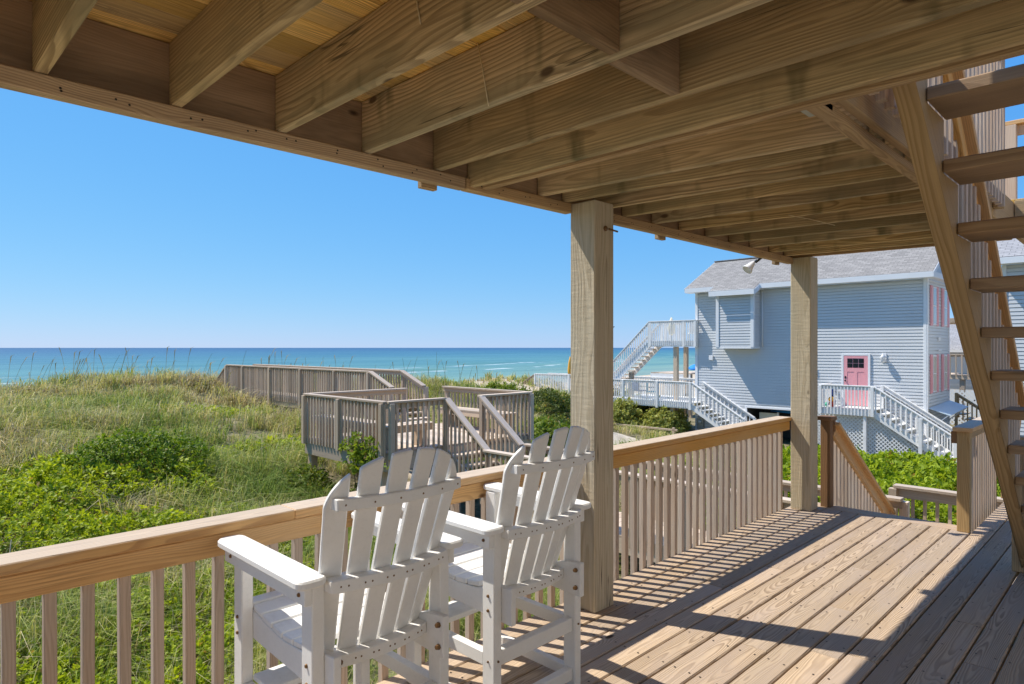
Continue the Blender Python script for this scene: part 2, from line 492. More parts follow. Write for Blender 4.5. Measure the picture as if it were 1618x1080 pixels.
def rail(parent, a, b, top, mats, pitch=.115, bal=.036, bal_lo=-.2, cap=(.14, .038), sub=(.038, .089), side=(0, 0, 0), phase=.5, bottom=None, n_max=400):
    """A run of railing between floor points a and b: cap, top rail, balusters standing on the +side face."""
    a = Vector(a); b = Vector(b); s = Vector(side)
    Z = Vector((0, 0, 1))
    d = (b - a); L = Vector((d.x, d.y, 0)).length
    mc, msub, mb = mats
    if cap:
        beam('cap_rail', a + Z*(top - cap[1]/2), b + Z*(top - cap[1]/2), cap[0], cap[1], mc, parent, bev=.004)
    z0 = top - (cap[1] if cap else 0)
    if sub:
        beam('top_rail', a + Z*(z0 - sub[1]/2 - .002), b + Z*(z0 - sub[1]/2 - .002), sub[0], sub[1], msub, parent)
    if bottom:
        beam('bottom_rail', a + Z*bottom, b + Z*bottom, .036, .07, msub, parent)
    k = 0; q = phase*pitch
    so = s*((sub[0] if sub else 0)/2 + bal/2 + .001)
    while q < L and k < n_max:
        p = a + d*(q/L) + so
        beam('baluster', p + Z*bal_lo, p + Z*(z0 - .012), bal, bal, mb, parent, up=(0, 1, 0), bev=.0025)
        q += pitch; k += 1

# ------------------------------------------------------------------ terrain helpers
def smooth(t):
    t = np.clip(t, 0, 1); return t*t*(3-2*t)
def vnoise(x, y, s, seed=0):
    x = np.asarray(x, float)/s + seed*17.3; y = np.asarray(y, float)/s + seed*9.1
    xi = np.floor(x); yi = np.floor(y); fx = x-xi; fy = y-yi
    fx = fx*fx*(3-2*fx); fy = fy*fy*(3-2*fy)
    def h(a, b):
        v = np.sin(a*127.1 + b*311.7 + seed*74.7)*43758.5453
        return v - np.floor(v)
    return (h(xi, yi)*(1-fx) + h(xi+1, yi)*fx)*(1-fy) + (h(xi, yi+1)*(1-fx) + h(xi+1, yi+1)*fx)*fy
def zg(x, y):
    x = np.asarray(x, float); y = np.asarray(y, float)
    yy = y - .2*(x-6)
    k = smooth((x-13)/9)
    st = 5 + 7*k
    s = smooth((yy-st)/(26-st))
    near = -1.75 - .9*k
    crest = .12 - .75*smooth((x-11)/11) - 2.0*smooth((x-31)/8) + .55*(vnoise(x, y, 7, 1) - .5) + .2*(vnoise(x, y, 2.5, 2)-.5)
    z = near + (crest-near)*s
    z += (.28*(vnoise(x, y, 3.1, 3)-.5) + .12*(vnoise(x, y, 1.1, 4)-.5))*smooth((yy-3)/4)
    z += .95*np.exp(-(((x-18.5)-(y-19.8))/9.5)**2 - (((x-18.5)+(y-19.8))/4.6)**2)
    z -= .40*np.exp(-((x-7.2)/2.6)**2 - ((y-9.8)/2.6)**2)
    f = smooth((yy-27)/13)
    z = z*(1-f) - 3.7*f
    z -= .06*np.clip(yy-44, 0, 90)
    return z
def gz(x, y): return float(zg(x, y))

# ------------------------------------------------------------------ setting: ground, ocean
def grid(name, xs, ys, zf, mat, kind='structure'):
    X, Y = np.meshgrid(xs, ys)
    Z = zf(X, Y)
    V = np.stack([X, Y, Z], -1).reshape(-1, 3)
    nx, ny = len(xs), len(ys)
    i = np.arange(nx*ny).reshape(ny, nx)
    F = np.stack([i[:-1, :-1], i[:-1, 1:], i[1:, 1:], i[1:, :-1]], -1).reshape(-1, 4)
    me = bpy.data.meshes.new(name)
    me.vertices.add(len(V)); me.vertices.foreach_set('co', V.astype(np.float32).ravel())
    me.loops.add(F.size); me.loops.foreach_set('vertex_index', F.astype(np.int32).ravel())
    me.polygons.add(len(F)); me.polygons.foreach_set('loop_start', np.arange(0, F.size, 4, dtype=np.int32))
    me.polygons.foreach_set('use_smooth', np.ones(len(F), bool))
    me.update(); me.validate()
    me.materials.append(M[mat])
    o = bpy.data.objects.new(name, me)
    put(o, name)
    o['kind'] = kind
    return o
xs = np.concatenate([np.linspace(-3000, -60, 12), np.linspace(-50, -8, 25), np.linspace(-7, 42, 180), np.linspace(43, 120, 50), np.linspace(140, 4000, 16)])
ys = np.concatenate([np.linspace(-4000, -30, 12), np.linspace(-25, 2, 20), np.linspace(2.3, 50, 170), np.linspace(51, 140, 40), np.linspace(160, 900, 8)])
def zland(X, Y):
    z = zg(X, Y)
    return np.where(np.abs(X) > 200, np.minimum(z, -1.8), z)
grid('ground', xs, ys, zland, 'ground')
SEA = -4.5
oy = np.concatenate([np.linspace(40, 320, 141), np.geomspace(330, 45000, 40)])
ox = np.concatenate([-np.geomspace(45000, 300, 25), np.linspace(-260, 520, 80), np.geomspace(560, 45000, 25)])
def zsea(X, Y):
    d = .98*Y - .2*X
    z = np.full(X.shape, SEA)
    for c, h, w in ((96, .42, 3.2), (118, .55, 3.8), (150, .5, 5.5), (205, .55, 7.)):
        amp = h*(.35 + .9*smooth((vnoise(X, Y*0, 55, int(c)) - .25)/.5))
        z = z + amp*np.exp(-((d - c - 10*(vnoise(X, Y*0, 80, int(c)+3)-.5))/w)**2)
    return z
grid('ocean', ox, oy, zsea, 'ocean')

# ------------------------------------------------------------------ deck we stand on
deck = thing('wooden_deck', 'weathered wooden deck of long tan boards under the chairs', 'deck', (2, 1.5, 0))
EDGE, PITCH = 2.617, .1472
fixed_joint = {4: [4.62], 7: [3.32, 5.05], 9: [3.5], 2: [2.95], 3: [4.0]}
screws = []
for k in range(27):
    y1 = EDGE - PITCH*k; y0 = y1 - PITCH + .0095
    xe = 6.694 if y0 > 1.12 else 8.55
    cuts = [-2.6]
    js = sorted(fixed_joint.get(k, [random.uniform(1.5, 4.5)]))
    cuts += js + [xe]
    for a, b in zip(cuts[:-1], cuts[1:]):
        a2 = a + (.0015 if a > -2.5 else 0); b2 = b - (.0015 if b < xe else 0)
        dz = random.uniform(-.0012, .0012)
        bar('deck_board', (a2, y0, -.030+dz), (b2, y1, dz), 'deck', deck, bev=.006)
    xj = .406
    while xj < xe:
        for yy_ in (y0 + .028, y1 - .028):
            screws.append((xj + random.uniform(-.012, .012), yy_ + random.uniform(-.006, .006)))
        xj += .406
bar('border_board', (6.70, 1.245, -.030), (6.885, 2.617, .001), 'deck', deck, bev=.004)
V, F = [], []
for (x, y) in screws:
    b = len(V)
    V.append((x, y, .0022))
    for i in range(6):
        V.append((x + .0058*math.cos(i*1.047), y + .0058*math.sin(i*1.047), .0018))
    F += [[b, b+1+i, b+1+(i+1) % 6] for i in range(6)]
mesh_obj('deck_screw', V, F, 'screw', deck, kind='stuff')
bar('rim_joist', (-2.6, EDGE-.045, -.27), (6.69, EDGE-.007, -.034), 'gray', deck)
bar('end_joist', (6.69, 1.2, -.27), (6.73, EDGE-.05, -.034), 'gray', deck)
for i in range(9):
    x = -2.2 + i*1.1
    bar('floor_joist', (x, -1.3, -.27), (x+.038, EDGE-.05, -.034), 'rim', deck)

# support posts
def support_post(x0, y0, label):
    s = .19
    t = thing('support_post', label, 'post', (x0+s/2, y0+s/2, 0), 'square posts holding up the upper deck')
    bar('post_shaft', (x0, y0, .0), (x0+s, y0+s, 2.462), 'post', t, bev=.006)
    return t
post1 = support_post(3.07, 2.375, 'thick square timber post right beside the white chairs')
post2 = support_post(6.45, 2.385, 'farther square timber post at the top of the steps')
tube('bolt', [(3.17, 2.377, 2.30), (3.17, 2.365, 2.30)], .016, 'bolt', post1)
tube('bolt_rod', [(3.20, 2.366, 2.30), (3.285, 2.366, 2.295)], .006, 'bolt', post1)
tube('nail', [(3.258, 2.40, 1.70), (3.285, 2.39, 1.71)], .003, 'screw', post1)

# long railing towards the dunes
rl = thing('deck_railing', 'long railing with golden top rail behind the two white chairs', 'railing', (2, 2.62, 0), 'railings of the wooden deck')
for a, b in ((-2.6, 1.28), (1.281, 3.02), (3.022, 6.448)):
    bar('cap_rail', (a, 2.565, .862), (b, 2.705, .90), 'cap', rl, bev=.004)
for a, b in ((-2.6, 3.02), (3.022, 6.448)):
    bar('top_rail', (a, 2.581, .772), (b, 2.617, .857), 'rail', rl, bev=.004)
xb = .330 - .1105*26
while xb < 6.40:
    dx = random.uniform(-.004, .004)
    beam('baluster', (xb+dx*1.6, 2.637 + random.uniform(0, .004), -.20 - random.uniform(0, .01)), (xb+dx*.2, 2.637, .857), .037, .037, 'baluster', rl, up=(0, 1, 0))
    xb += .1105 if xb < 3.3 else .1085

# steps off the end of the deck
st = thing('deck_steps', 'wooden steps with sloping rail descending beside the farther post', 'steps', (7.6, 1.8, -1.1))
for i in range(1, 6):
    z = -.183*i; x = 6.885 + .283*(i-1)
    bar('tread', (x+.02, 1.26, z-.036), (x+.30, 2.29, z), 'gray', st)
for y in (1.235, 2.31):
    prism('stringer', [(6.74, -.27), (6.74, -.04), (6.9, -.04), (8.55, -1.1), (8.2, -1.1)], 'y', y-.02, y+.018, 'gray', st, grain=(.84, 0, -.54))
bar('newel_post', (6.74, 2.305, -.1), (6.832, 2.397, .862), 'dark_newel', st, bev=.004)
bar('newel_cap', (6.70, 2.28, .862), (6.86, 2.42, .90), 'dark_newel', st, bev=.004)
bar('newel_block', (6.835, 2.30, .74), (6.885, 2.34, .86), 'dark_newel', st)
SL = -.64
def slope(x): return .86 + SL*(x - 6.85)
beam('handrail', (6.86, 2.30, slope(6.86)-.03), (8.80, 2.30, slope(8.8)-.03), .09, .036, 'rail', st)
beam('top_rail', (6.86, 2.32, slope(6.86)-.105), (8.80, 2.32, slope(8.8)-.105), .038, .10, 'rail', st)
x = 6.93
while x < 8.8:
    beam('baluster', (x, 2.358, slope(x)-1.06), (x, 2.358, slope(x)-.09), .036, .036, 'baluster', st, up=(0, 1, 0))
    x += .108
bar('newel_post', (8.78, 2.29, -1.1), (8.87, 2.38, slope(8.8)+.0), 'gray', st)

# railing on the near side of the steps
r2 = thing('deck_railing', 'short railing from square newel beside the open stairs', 'railing', (7.4, 1.2, 0), 'railings of the wooden deck')
bar('newel_post', (6.655, 1.150, .002), (6.747, 1.242, .86), 'newel', r2, bev=.004)
bar('cap_rail', (6.62, 1.125, .862), (8.5, 1.268, .90), 'cap', r2, bev=.005)
bar('top_rail', (6.75, 1.19, .772), (8.45, 1.228, .8605), 'newel', r2)
bar('rail_block', (6.66, 1.2425, .755), (6.74, 1.285, .858), 'dark_newel', r2)
x = 6.83
while x < 8.5:
    beam('baluster', (x, 1.247, -.2), (x, 1.247, .857), .036, .036, 'baluster', r2, up=(0, 1, 0))
    x += .11
bar('end_post', (8.44, 1.15, -.0), (8.53, 1.187, .86), 'newel', r2)

# ------------------------------------------------------------------ upper deck overhead
up = thing('upper_deck', 'upper deck of brown joists and golden boards overhead', 'deck', (2, 1, 2.7))
JB = 2.466; JT = 2.70
SK = .091
bar('ledger_strip', (-2.6, 2.548, 2.402), (2.21, 2.60, 2.464), 'ledger', up, bev=.004)
bar('ledger_strip', (2.216, 2.548, 2.402), (3.065, 2.60, 2.464), 'ledger', up, bev=.004)
bar('ledger_strip', (3.265, 2.548, 2.402), (6.445, 2.60, 2.464), 'ledger', up, bev=.004)
bar('rim_joist', (-2.6, 2.578, 2.466), (6.72, 2.616, JT), 'rim', up)
bar('fascia_board', (-2.6, 2.619, 2.43), (6.72, 2.643, JT+.02), 'ledger', up)
YB = -1.2
for i, x in enumerate((-2.4, -2.0, -1.6, -1.2, -.80, -.40, 0., .405, .814, 1.217, 1.625, 2.035)):
    beam('joist', (x, 2.575, (JB+JT)/2), (x - random.uniform(-.004, .004), YB, (JB+JT)/2), .040, JT-JB, 'joist', up, bev=.004)
for x in (2.238, 2.279):
    bar('girder', (x, YB, JB-.045 + (.02 if x > 2.25 else 0)), (x+.039, 2.572, JT), 'joist', up, bev=.004)
bar('girder_strip', (2.32, YB, JB-.045), (2.36, 2.545, JB+.0), 'ledger', up, bev=.004)
for x in (2.80, 3.02, 3.34, 3.64, 4.0, 4.37, 4.77, 5.17, 5.56, 5.96, 6.30):
    y2 = .86
    beam('joist', (x, 2.575, (JB+JT)/2), (x + SK*(2.575-y2), y2, (JB+JT)/2), .040, JT-JB, 'joist', up, bev=.004)
beam('end_joist', (6.50, 2.575, (JB+JT)/2), (6.50 + SK*1.72, .86, (JB+JT)/2), .040, JT-JB, 'ledger', up, bev=.004)
bar('stair_header', (2.365, .80, 2.47), (6.85, .838, JT), 'stair', up, bev=.004)
bar('header_strip', (2.365, .845, 2.43), (5.3, .90, 2.469), 'ledger', up, bev=.004)
bar('blocking', (.836, 1.14, JB), (1.196, 1.178, JT), 'rim', up)
bar('blocking', (1.239, 1.145, JB), (1.603, 1.183, JT), 'rim', up)
bar('blocking', (1.647, 1.185, JB), (2.013, 1.223, JT), 'rim', up)
k = 0
y = 2.64
while y > YB:
    xe = 6.9 if y > .95 else 2.33
    xa = -2.6
    while xa < xe - .01:
        xb_ = min(xe, xa + random.uniform(2.4, 4.2))
        if xe - xb_ < .6: xb_ = xe
        bar('floor_board', (xa+.001, y-.1415, JT+.002), (xb_-.001, y, JT+.03+random.uniform(-.001, .001)), 'ceiling', up, bev=.004)
        xa = xb_
    y -= .1432
y = .938
while y > -1.2:
    bar('floor_board', (6.3, y-.1415, JT+.002), (7.6, y, JT+.03), 'ceiling', up, bev=.004)
    y -= .1432
bar('rim_joist', (6.26, -1.3, 2.47), (6.298, .796, JT+.01), 'stair', up)
bar('rim_joist', (6.86, .80, 2.47), (7.6, .838, JT), 'stair', up)
for y in (.3, -.2, -.7):
    bar('joist', (6.30, y, JB), (7.56, y+.038, JT), 'joist', up)
bar('corner_block', (2.38, .845, 2.44), (2.50, .93, 2.466), 'galv', up)
# small board ends that show under the outer edge
for x in (1.98, 4.15, 6.2):
    bar('trim_end', (x, 2.62, 2.385), (x+.10, 2.655, 2.429), 'ledger', up)

V, F = [], []
for xn in np.arange(-2.4, 6.4, .203):
    for q in range(2):
        x_ = xn + random.uniform(-.03, .03) + q*.03; z_ = random.uniform(2.42, 2.448); b = len(V)
        V += [(x_ + .0045*math.cos(i*1.047), 2.5472, z_ + .0045*math.sin(i*1.047)) for i in range(6)]
        F.append([b+i for i in range(6)])
mesh_obj('nail_head', V, F, 'screw', up, kind='stuff')

# railing above, round the stair opening
r3 = thing('deck_railing', 'sunlit upper railing above the open stairs', 'railing', (4, .78, 2.73), 'railings of the upper deck')
rail(r3, (2.45, .782, 2.73), (5.35, .782, 2.73), .92, ('cap', 'rail', 'baluster'), pitch=.108, bal_lo=-.22, side=(0, -1, 0))
bar('end_post', (5.36, .745, 2.52), (5.45, .798, 3.62), 'newel', r3)
r4 = thing('deck_railing', 'far upper railing seen against the sky behind the stair treads', 'railing', (7.5, .2, 2.73), 'railings of the upper deck')
rail(r4, (7.5, 1.1, 2.73), (7.5, -1.2, 2.73), .93, ('cap', 'baluster', 'baluster'), pitch=.26, bal=.085, bal_lo=0., side=(-1, 0, 0), bottom=.12)
bar('corner_post', (7.44, 1.04, 2.732), (7.54, 1.14, 3.72), 'newel', r4)

# open stairs to the upper deck
os_ = thing('open_staircase', 'open riser wooden staircase climbing to the upper deck', 'staircase', (5.5, .3, 0))
T0X, T0Z, RUN, RISE = 3.075, 2.543, .2575, .216
def under(x): return 2.52 - .80*(x - 2.646)
poly = [(2.60, under(2.60)), (5.796, .0), (6.13, .0)]
for k in range(11, -1, -1):
    xn = T0X + RUN*k; zt = T0Z - RISE*k - .05
    poly += [(xn - .01, zt), (xn - RUN - .01, zt)]
poly += [(T0X - RUN - .01, 2.70), (2.60, 2.70)]
for yl in (.615, -.33):
    prism('stringer', poly, 'y', yl, yl + .075, 'stair', os_, bev=.0, grain=(.78, 0, -.62))
for k in range(12):
    xn = T0X + RUN*k; zt = T0Z - RISE*k
    bar('tread', (xn-.30, -.40, zt-.05), (xn-.006*0, .613 + .02*0, zt), 'tread', os_, bev=.005)
bar('newel_post', (5.75, .655, .0), (5.842, .747, .95), 'stair', os_, bev=.004)
def hand(x): return T0Z - .839*(x - T0X) + .90
beam('handrail', (3.3, .715, hand(3.3)), (5.86, .715, hand(5.86)), .10, .038, 'rail', os_)
beam('top_rail', (3.3, .725, hand(3.3)-.075), (5.86, .725, hand(5.86)-.075), .036, .09, 'rail', os_)
x = 3.0
while x < 5.75:
    beam('baluster', (x, .713, under(x)+.26), (x, .713, min(hand(x)-.06, 2.44)), .036, .036, 'baluster', os_, up=(0, 1, 0))
    x += .108

# pale strings stapled under the joists
def string(label, pts):
    o = tube('twine', pts, .0022, 'twine', None, 5)
    tag(o, label, 'string', 'pale strings under the joists')
string('pale string hanging down the side of the middle joist', [(1.596, 1.78, 2.72), (1.598, 1.75, 2.60), (1.60, 1.72, 2.455)])
string('short pale string on the joist nearest the dunes corner', [(1.19, 1.62, 2.705), (1.193, 1.60, 2.62), (1.194, 1.585, 2.56)])
string('thin pale string low across the far joists', [(4.35, 1.75, 2.462), (4.60, 1.70, 2.461), (4.95, 1.66, 2.462)])

# flood light under the outer edge
fl = thing('flood_light', 'white cone flood light under the outer edge of upper deck', 'lamp', (5.95, 2.66, 2.40))
def lathe(name, prof, mat, parent, mw, n=20):
    V, F = [], []
    for (r, z) in prof:
        for k in range(n):
            V.append((r*math.cos(2*math.pi*k/n), r*math.sin(2*math.pi*k/n), z))
    for i in range(len(prof)-1):
        for k in range(n): F.append([i*n+k, i*n+(k+1) % n, (i+1)*n+(k+1) % n, (i+1)*n+k])
    F.append(list(range(n))[::-1]); F.append([len(V)-n+k for k in range(n)])
    return mesh_obj(name, V, F, mat, parent, smooth=True, mw=mw)
def aim(loc, d):
    m = Vector(d).to_track_quat('Z', 'Y').to_matrix().to_4x4(); m.translation = loc; return m
lathe('lamp_shade', [(.012, -.02), (.022, 0), (.034, .045), (.05, .085), (.048, .089), (.02, .07)], 'white', fl, aim((5.93, 2.72, 2.375), (-.5, .3, -.6)))
tube('lamp_base', [(5.97, 2.655, 2.43), (5.94, 2.70, 2.385)], .014, 'black', fl)

# ------------------------------------------------------------------ white bar chairs
def make_chair(cx, label):
    t = thing('bar_chair', label, 'chair', (cx, 2.2, .002), 'white tall slatted chairs on the deck')
    def X(v): return cx + v
    Z0 = .002
    for s in (-1, 1):
        xo, xi = sorted((s*.280, s*.236))
        bar('leg', (X(xo), 1.90, Z0), (X(xi), 1.972, .823), 'plastic', t, bev=.004)
        bar('leg', (X(xo), 2.44, Z0), (X(xi), 2.512, .823), 'plastic', t, bev=.004)
        # arm with rounded ends
        c = s*.287; w = .0525
        pts = []
        for (px, py, r, a0) in ((c-w, 2.555, .042, 90), (c-w, 1.872, .03, 180), (c+w, 1.872, .03, 270), (c+w, 2.555, .042, 0)):
            pass
        def corner(px, py, r, sx, sy, a0, a1):
            for i in range(5):
                a = R(a0 + (a1-a0)*i/4)
                pts.append((X(px - sx*r + r*math.cos(a)), py - sy*r + r*math.sin(a)))
        corner(c+w, 2.555, .045, 1, 1, 0, 90)
        corner(c-w, 2.555, .045, -1, 1, 90, 180)
        corner(c-w, 1.872, .028, -1, -1, 180, 270)
        corner(c+w, 1.872, .028, 1, -1, 270, 360)
        prism('armrest', pts, 'z', .8245, .852, 'plastic', t, bev=.006)
        a, b = sorted((s*.2805, s*.306))
        bar('arm_support', (X(a), 1.90, .764), (X(b), 2.535, .8235), 'plastic', t, bev=.003)
        a, b = sorted((s*.2355, s*.2075))
        poly = [(1.845, .445), (1.845, .60), (1.93, .592), (2.06, .552), (2.2, .545), (2.35, .563), (2.50, .588), (2.50, .475)]
        prism('seat_side', poly, 'x', X(a), X(b), 'plastic', t, bev=.003)
        a, b = sorted((s*.276, s*.240))
        bar('side_rung', (X(a), 1.973, .262), (X(b), 2.439, .318), 'plastic', t)
        bar('side_rung', (X(a), 1.973, .035), (X(b), 2.439, .085), 'plastic', t)
    bar('rear_rung', (X(-.2355), 1.915, .262), (X(.2355), 1.955, .325), 'plastic', t)
    bar('rear_rung', (X(-.2355), 1.915, .035), (X(.2355), 1.955, .09), 'plastic', t)
    bar('footrest', (X(-.2395), 2.285, .3185), (X(.2395), 2.437, .342), 'plastic', t, bev=.004)
    bar('front_apron', (X(-.2065), 2.468, .47), (X(.2065), 2.495, .575), 'plastic', t)
    # seat slats follow the dished sides
    prof = [(1.93, .592), (2.06, .552), (2.2, .545), (2.35, .563), (2.50, .588), (2.56, .565)]
    def sz(y):
        return float(np.interp(y, [p[0] for p in prof], [p[1] for p in prof]))
    y = 2.04
    while y < 2.53:
        y2 = y + .075
        p0 = Vector((X(0), y, sz(y))); p1 = Vector((X(0), y2, sz(y2)))
        mid = (p0+p1)/2; dirv = (p1-p0).normalized(); upv = Vector((1, 0, 0)).cross(dirv)
        c = mid + upv*.0125
        L = .474 if y2 < 2.44 or y > 2.50 else .468
        beam('seat_slat', c - Vector((L/2, 0, 0)), c + Vector((L/2, 0, 0)), .075, .022, 'plastic', t, up=upv, bev=.004)
        y += .083
    # fan of back slats
    TAN = .335
    def ys(x, z): return 1.985 - (z-.53)*TAN + 1.0*x*x
    def arch(x): return 1.055 + .197*math.sqrt(max(0., 1 - (x/.2765)**2))
    for i in range(6):
        s = (i-2.5)/2.5
        xb, xt = s*.178, s*.2375
        def xc(z): return xb + (xt-xb)*(z-.5)/.7
        def hw(z): return .0325 + .0035*(z-.5)/.7
        sl = 2.0*xc(.85)*.85
        out = []
        def pt(a, z):
            return (X(xc(z) + a), ys(xc(z), z) + sl*a, z)
        zs = [.5, .7, .9, 1.03]
        left = [pt(-hw(z), z) for z in zs]
        right = [pt(hw(z), z) for z in zs]
        topz = []
        for q in range(9):
            a = -1 + 2*q/8
            aa = a*hw(1.2)
            x_ = xt + aa
            zt = arch(x_)
            # outer slats curl over on their outer edge
            topz.append(pt(aa, max(1.04, zt)))
        outl = left + topz + right[::-1]
        nrm = Vector((-sl, 1, TAN)).normalized()*.021
        n = len(outl)
        V = [Vector(p) for p in outl] + [Vector(p) - nrm for p in outl]
        F = [list(range(n)), list(range(n, 2*n))[::-1]] + [[j, (j+1) % n, n+(j+1) % n, n+j] for j in range(n)]
        mesh_obj('back_slat', V, F, 'plastic', t, bev=.0045)
    # curved bars behind the slats
    def curved(name, z0, z1, x0, depth, mat='plastic'):
        V, F = [], []
        N = 14
        for j in range(N+1):
            x = -x0 + 2*x0*j/N
            yb = ys(x, (z0+z1)/2) - .022
            flat = ys(0, (z0+z1)/2) - .022 + .75*x*x
            yr = min(yb, flat) - depth
            for z in (z0, z1):
                V.append((X(x), yb - TAN*(z-(z0+z1)/2), z)); V.append((X(x), yr, z))
        for j in range(N):
            a = 4*j; b = a+4
            F += [[a, b, b+2, a+2], [a+1, a+3, b+3, b+1], [a+2, b+2, b+3, a+3], [a, a+1, b+1, b]]
        F += [[0, 2, 3, 1], [4*N, 4*N+1, 4*N+3, 4*N+2]]
        return mesh_obj(name, V, F, mat, t, bev=.003)
    curved('upper_back_bar', 1.072, 1.110, .250, .026)
    curved('arm_back_bar', .795, .838, .236, .05)
    curved('lower_back_bar', .512, .555, .2065, .05)
    # bolts
    V, F = [], []
    def bolt(p, d, r=.0075, h=.006):
        m = aim(Vector(p), d); b = len(V)
        for i in range(6): V.append(m @ Vector((r*math.cos(i*1.047), r*math.sin(i*1.047), 0)))
        for i in range(6): V.append(m @ Vector((r*.75*math.cos(i*1.047), r*.75*math.sin(i*1.047), h)))
        for i in range(6): F.append([b+i, b+(i+1) % 6, b+6+(i+1) % 6, b+6+i])
        F.append([b+6+i for i in range(6)])
    for s in (-1, 1):
        for y in (1.935, 2.476):
            bolt((X(s*.306), y, .795), (s, 0, 0))
            for z in (.50, .56) : bolt((X(s*.280), y, z), (s, 0, 0))
            bolt((X(s*.280), y, .29), (s, 0, 0), .005)
        bolt((X(s*.2065), 1.87, .565), (-s, 0, 0), .011, .014); bolt((X(s*.2065), 1.87, .485), (-s, 0, 0), .011, .014)
        bolt((X(s*.258), 1.90, .295), (0, -1, 0), .005)
    def row(z0, z1, x0, depth, xsn):
        for x in xsn:
            yb = ys(x, (z0+z1)/2) - .022; flat = ys(0, (z0+z1)/2) - .022 + .75*x*x
            bolt((X(x), min(yb, flat) - depth, (z0+z1)/2), (-1.5*x, -1, 0), .0038, .0015)
    row(1.072, 1.110, .25, .026, [s*.226 for s in (-1, -.6, -.2, .2, .6, 1)])
    two = [x + d for x in [s*.195 for s in (-1, -.6, -.2, .2, .6, 1)] for d in (-.012, .012)]
    row(.795, .838, .236, .05, two)
    row(.512, .555, .2065, .05, [v*.85 for v in two])
    mesh_obj('bolt_heads', V, F, 'bolt', t, kind='stuff')
    return t
def copy_thing(src, dx, label):
    r = src.copy(); COL.objects.link(r)
    r.matrix_basis = Matrix.Translation((dx, 0, 0)) @ WM[src.name]
    WM[r.name] = r.matrix_basis.copy(); r['label'] = label
    for ch in list(src.children):
        c = ch.copy(); COL.objects.link(c); c.parent = r
        c.matrix_parent_inverse = ch.matrix_parent_inverse.copy(); c.matrix_basis = ch.matrix_basis.copy()
        for g in list(ch.children):
            d = g.copy(); COL.objects.link(d); d.parent = c
            d.matrix_parent_inverse = g.matrix_parent_inverse.copy(); d.matrix_basis = g.matrix_basis.copy()
    return r
chair1 = make_chair(1.285, 'white tall slatted chair farther from the timber post')
chair2 = copy_thing(chair1, .81, 'white tall slatted chair right next to the timber post')
chair2.matrix_basis = Matrix.Translation((0, .018, 0)) @ chair2.matrix_basis

# ------------------------------------------------------------------ boardwalk below the deck
GW = ('gray', 'gray', 'gray')
bw = thing('boardwalk', 'gray boardwalk with two railings running below the deck to the platform', 'boardwalk', (8.2, 5, -1.1))
y = 8.36
while y > 2.56:
    bar('floor_board', (7.66, y-.14, -1.138), (8.74, y, -1.1+random.uniform(-.002, .002)), 'gray', bw)
    y -= .146
y = 2.55
while y > .9:
    bar('floor_board', (7.66, y-.14, -1.138), (9.52, y, -1.1), 'gray', bw)
    y -= .146
rail(bw, (7.70, 8.36, -1.1), (7.70, 2.42, -1.1), .90, GW, pitch=.125, bal_lo=-.15, side=(-1, 0, 0), sub=(.036, .085))
rail(bw, (8.69, 8.36, -1.1), (8.69, 2.16, -1.1), .90, GW, pitch=.125, bal_lo=-.15, side=(1, 0, 0), sub=(.036, .085))
rail(bw, (9.52, 2.46, -1.1), (9.52, .85, -1.1), .90, GW, pitch=.135, bal_lo=-.15, side=(1, 0, 0), sub=(.036, .12))
for (x, y) in ((7.655, 6.5), (7.655, 4.5), (7.655, 2.5), (8.74, 6.5), (8.74, 4.4), (8.74, 2.15), (9.475, 2.46), (9.475, .9)):
    bar('post', (x-.045, y-.045, gz(x, y)-.2), (x+.045, y+.045, -.245), 'gray', bw)
for x in (7.68, 8.70):
    bar('side_joist', (x-.019, 2.5, -1.36), (x+.019, 8.36, -1.14), 'gray', bw)

# ------------------------------------------------------------------ dune platform
PX0, PX1, PY0, PY1, PZ = 6.42, 10.05, 9.50, 12.40, -.25
pf = thing('dune_platform', 'square gray platform with railings and benches on the dune', 'platform', (8.2, 11, PZ))
x = PX0
while x < PX1 - .05:
    bar('floor_board', (x, PY0, PZ-.038), (min(x+.139, PX1), PY1, PZ+random.uniform(-.002, .002)), 'gray', pf)
    x += .145
TOP = .896
rail(pf, (PX0, PY1, PZ), (PX0, PY0, PZ), TOP, GW, pitch=.118, bal_lo=-.10, side=(-1, 0, 0))
rail(pf, (PX0, PY0, PZ), (7.70, PY0, PZ), TOP, GW, pitch=.118, bal_lo=-.10, side=(0, -1, 0))
rail(pf, (8.60, PY0, PZ), (PX1, PY0, PZ), TOP, GW, pitch=.118, bal_lo=-.10, side=(0, -1, 0))
rail(pf, (PX1, PY0, PZ), (PX1, PY1, PZ), TOP, GW, pitch=.118, bal_lo=-.10, side=(1, 0, 0))
rail(pf, (PX0, PY1, PZ), (8.92, PY1, PZ), TOP, GW, pitch=.118, bal_lo=-.10, side=(0, 1, 0))
for (x, y) in ((PX0-.06, PY1-.05), (PX0-.06, 11.0), (PX0-.06, PY0+.06), (PX0+.06, PY0-.07), (7.70, PY0-.05), (8.62, PY0-.05), (PX1-.05, PY0-.07), (PX1+.07, 11.), (PX1+.07, PY1-.05), (8.9, PY1+.07)):
    bar('post', (x-.045, y-.045, PZ-.12), (x+.045, y+.045, PZ+TOP-.04), 'gray', pf)
for a, b in (((PX0-.02, PY0-.0, 0), (PX0+.018, PY1, 0)), ((PX1-.018, PY0, 0), (PX1+.02, PY1, 0))):
    bar('side_joist', (a[0], a[1], PZ-.33), (b[0], b[1], PZ-.04), 'gray', pf)
for y in (PY0, PY1-.02):
    bar('front_joist', (PX0+.02, y-.019, PZ-.33), (PX1-.02, y+.019, PZ-.04), 'gray', pf)
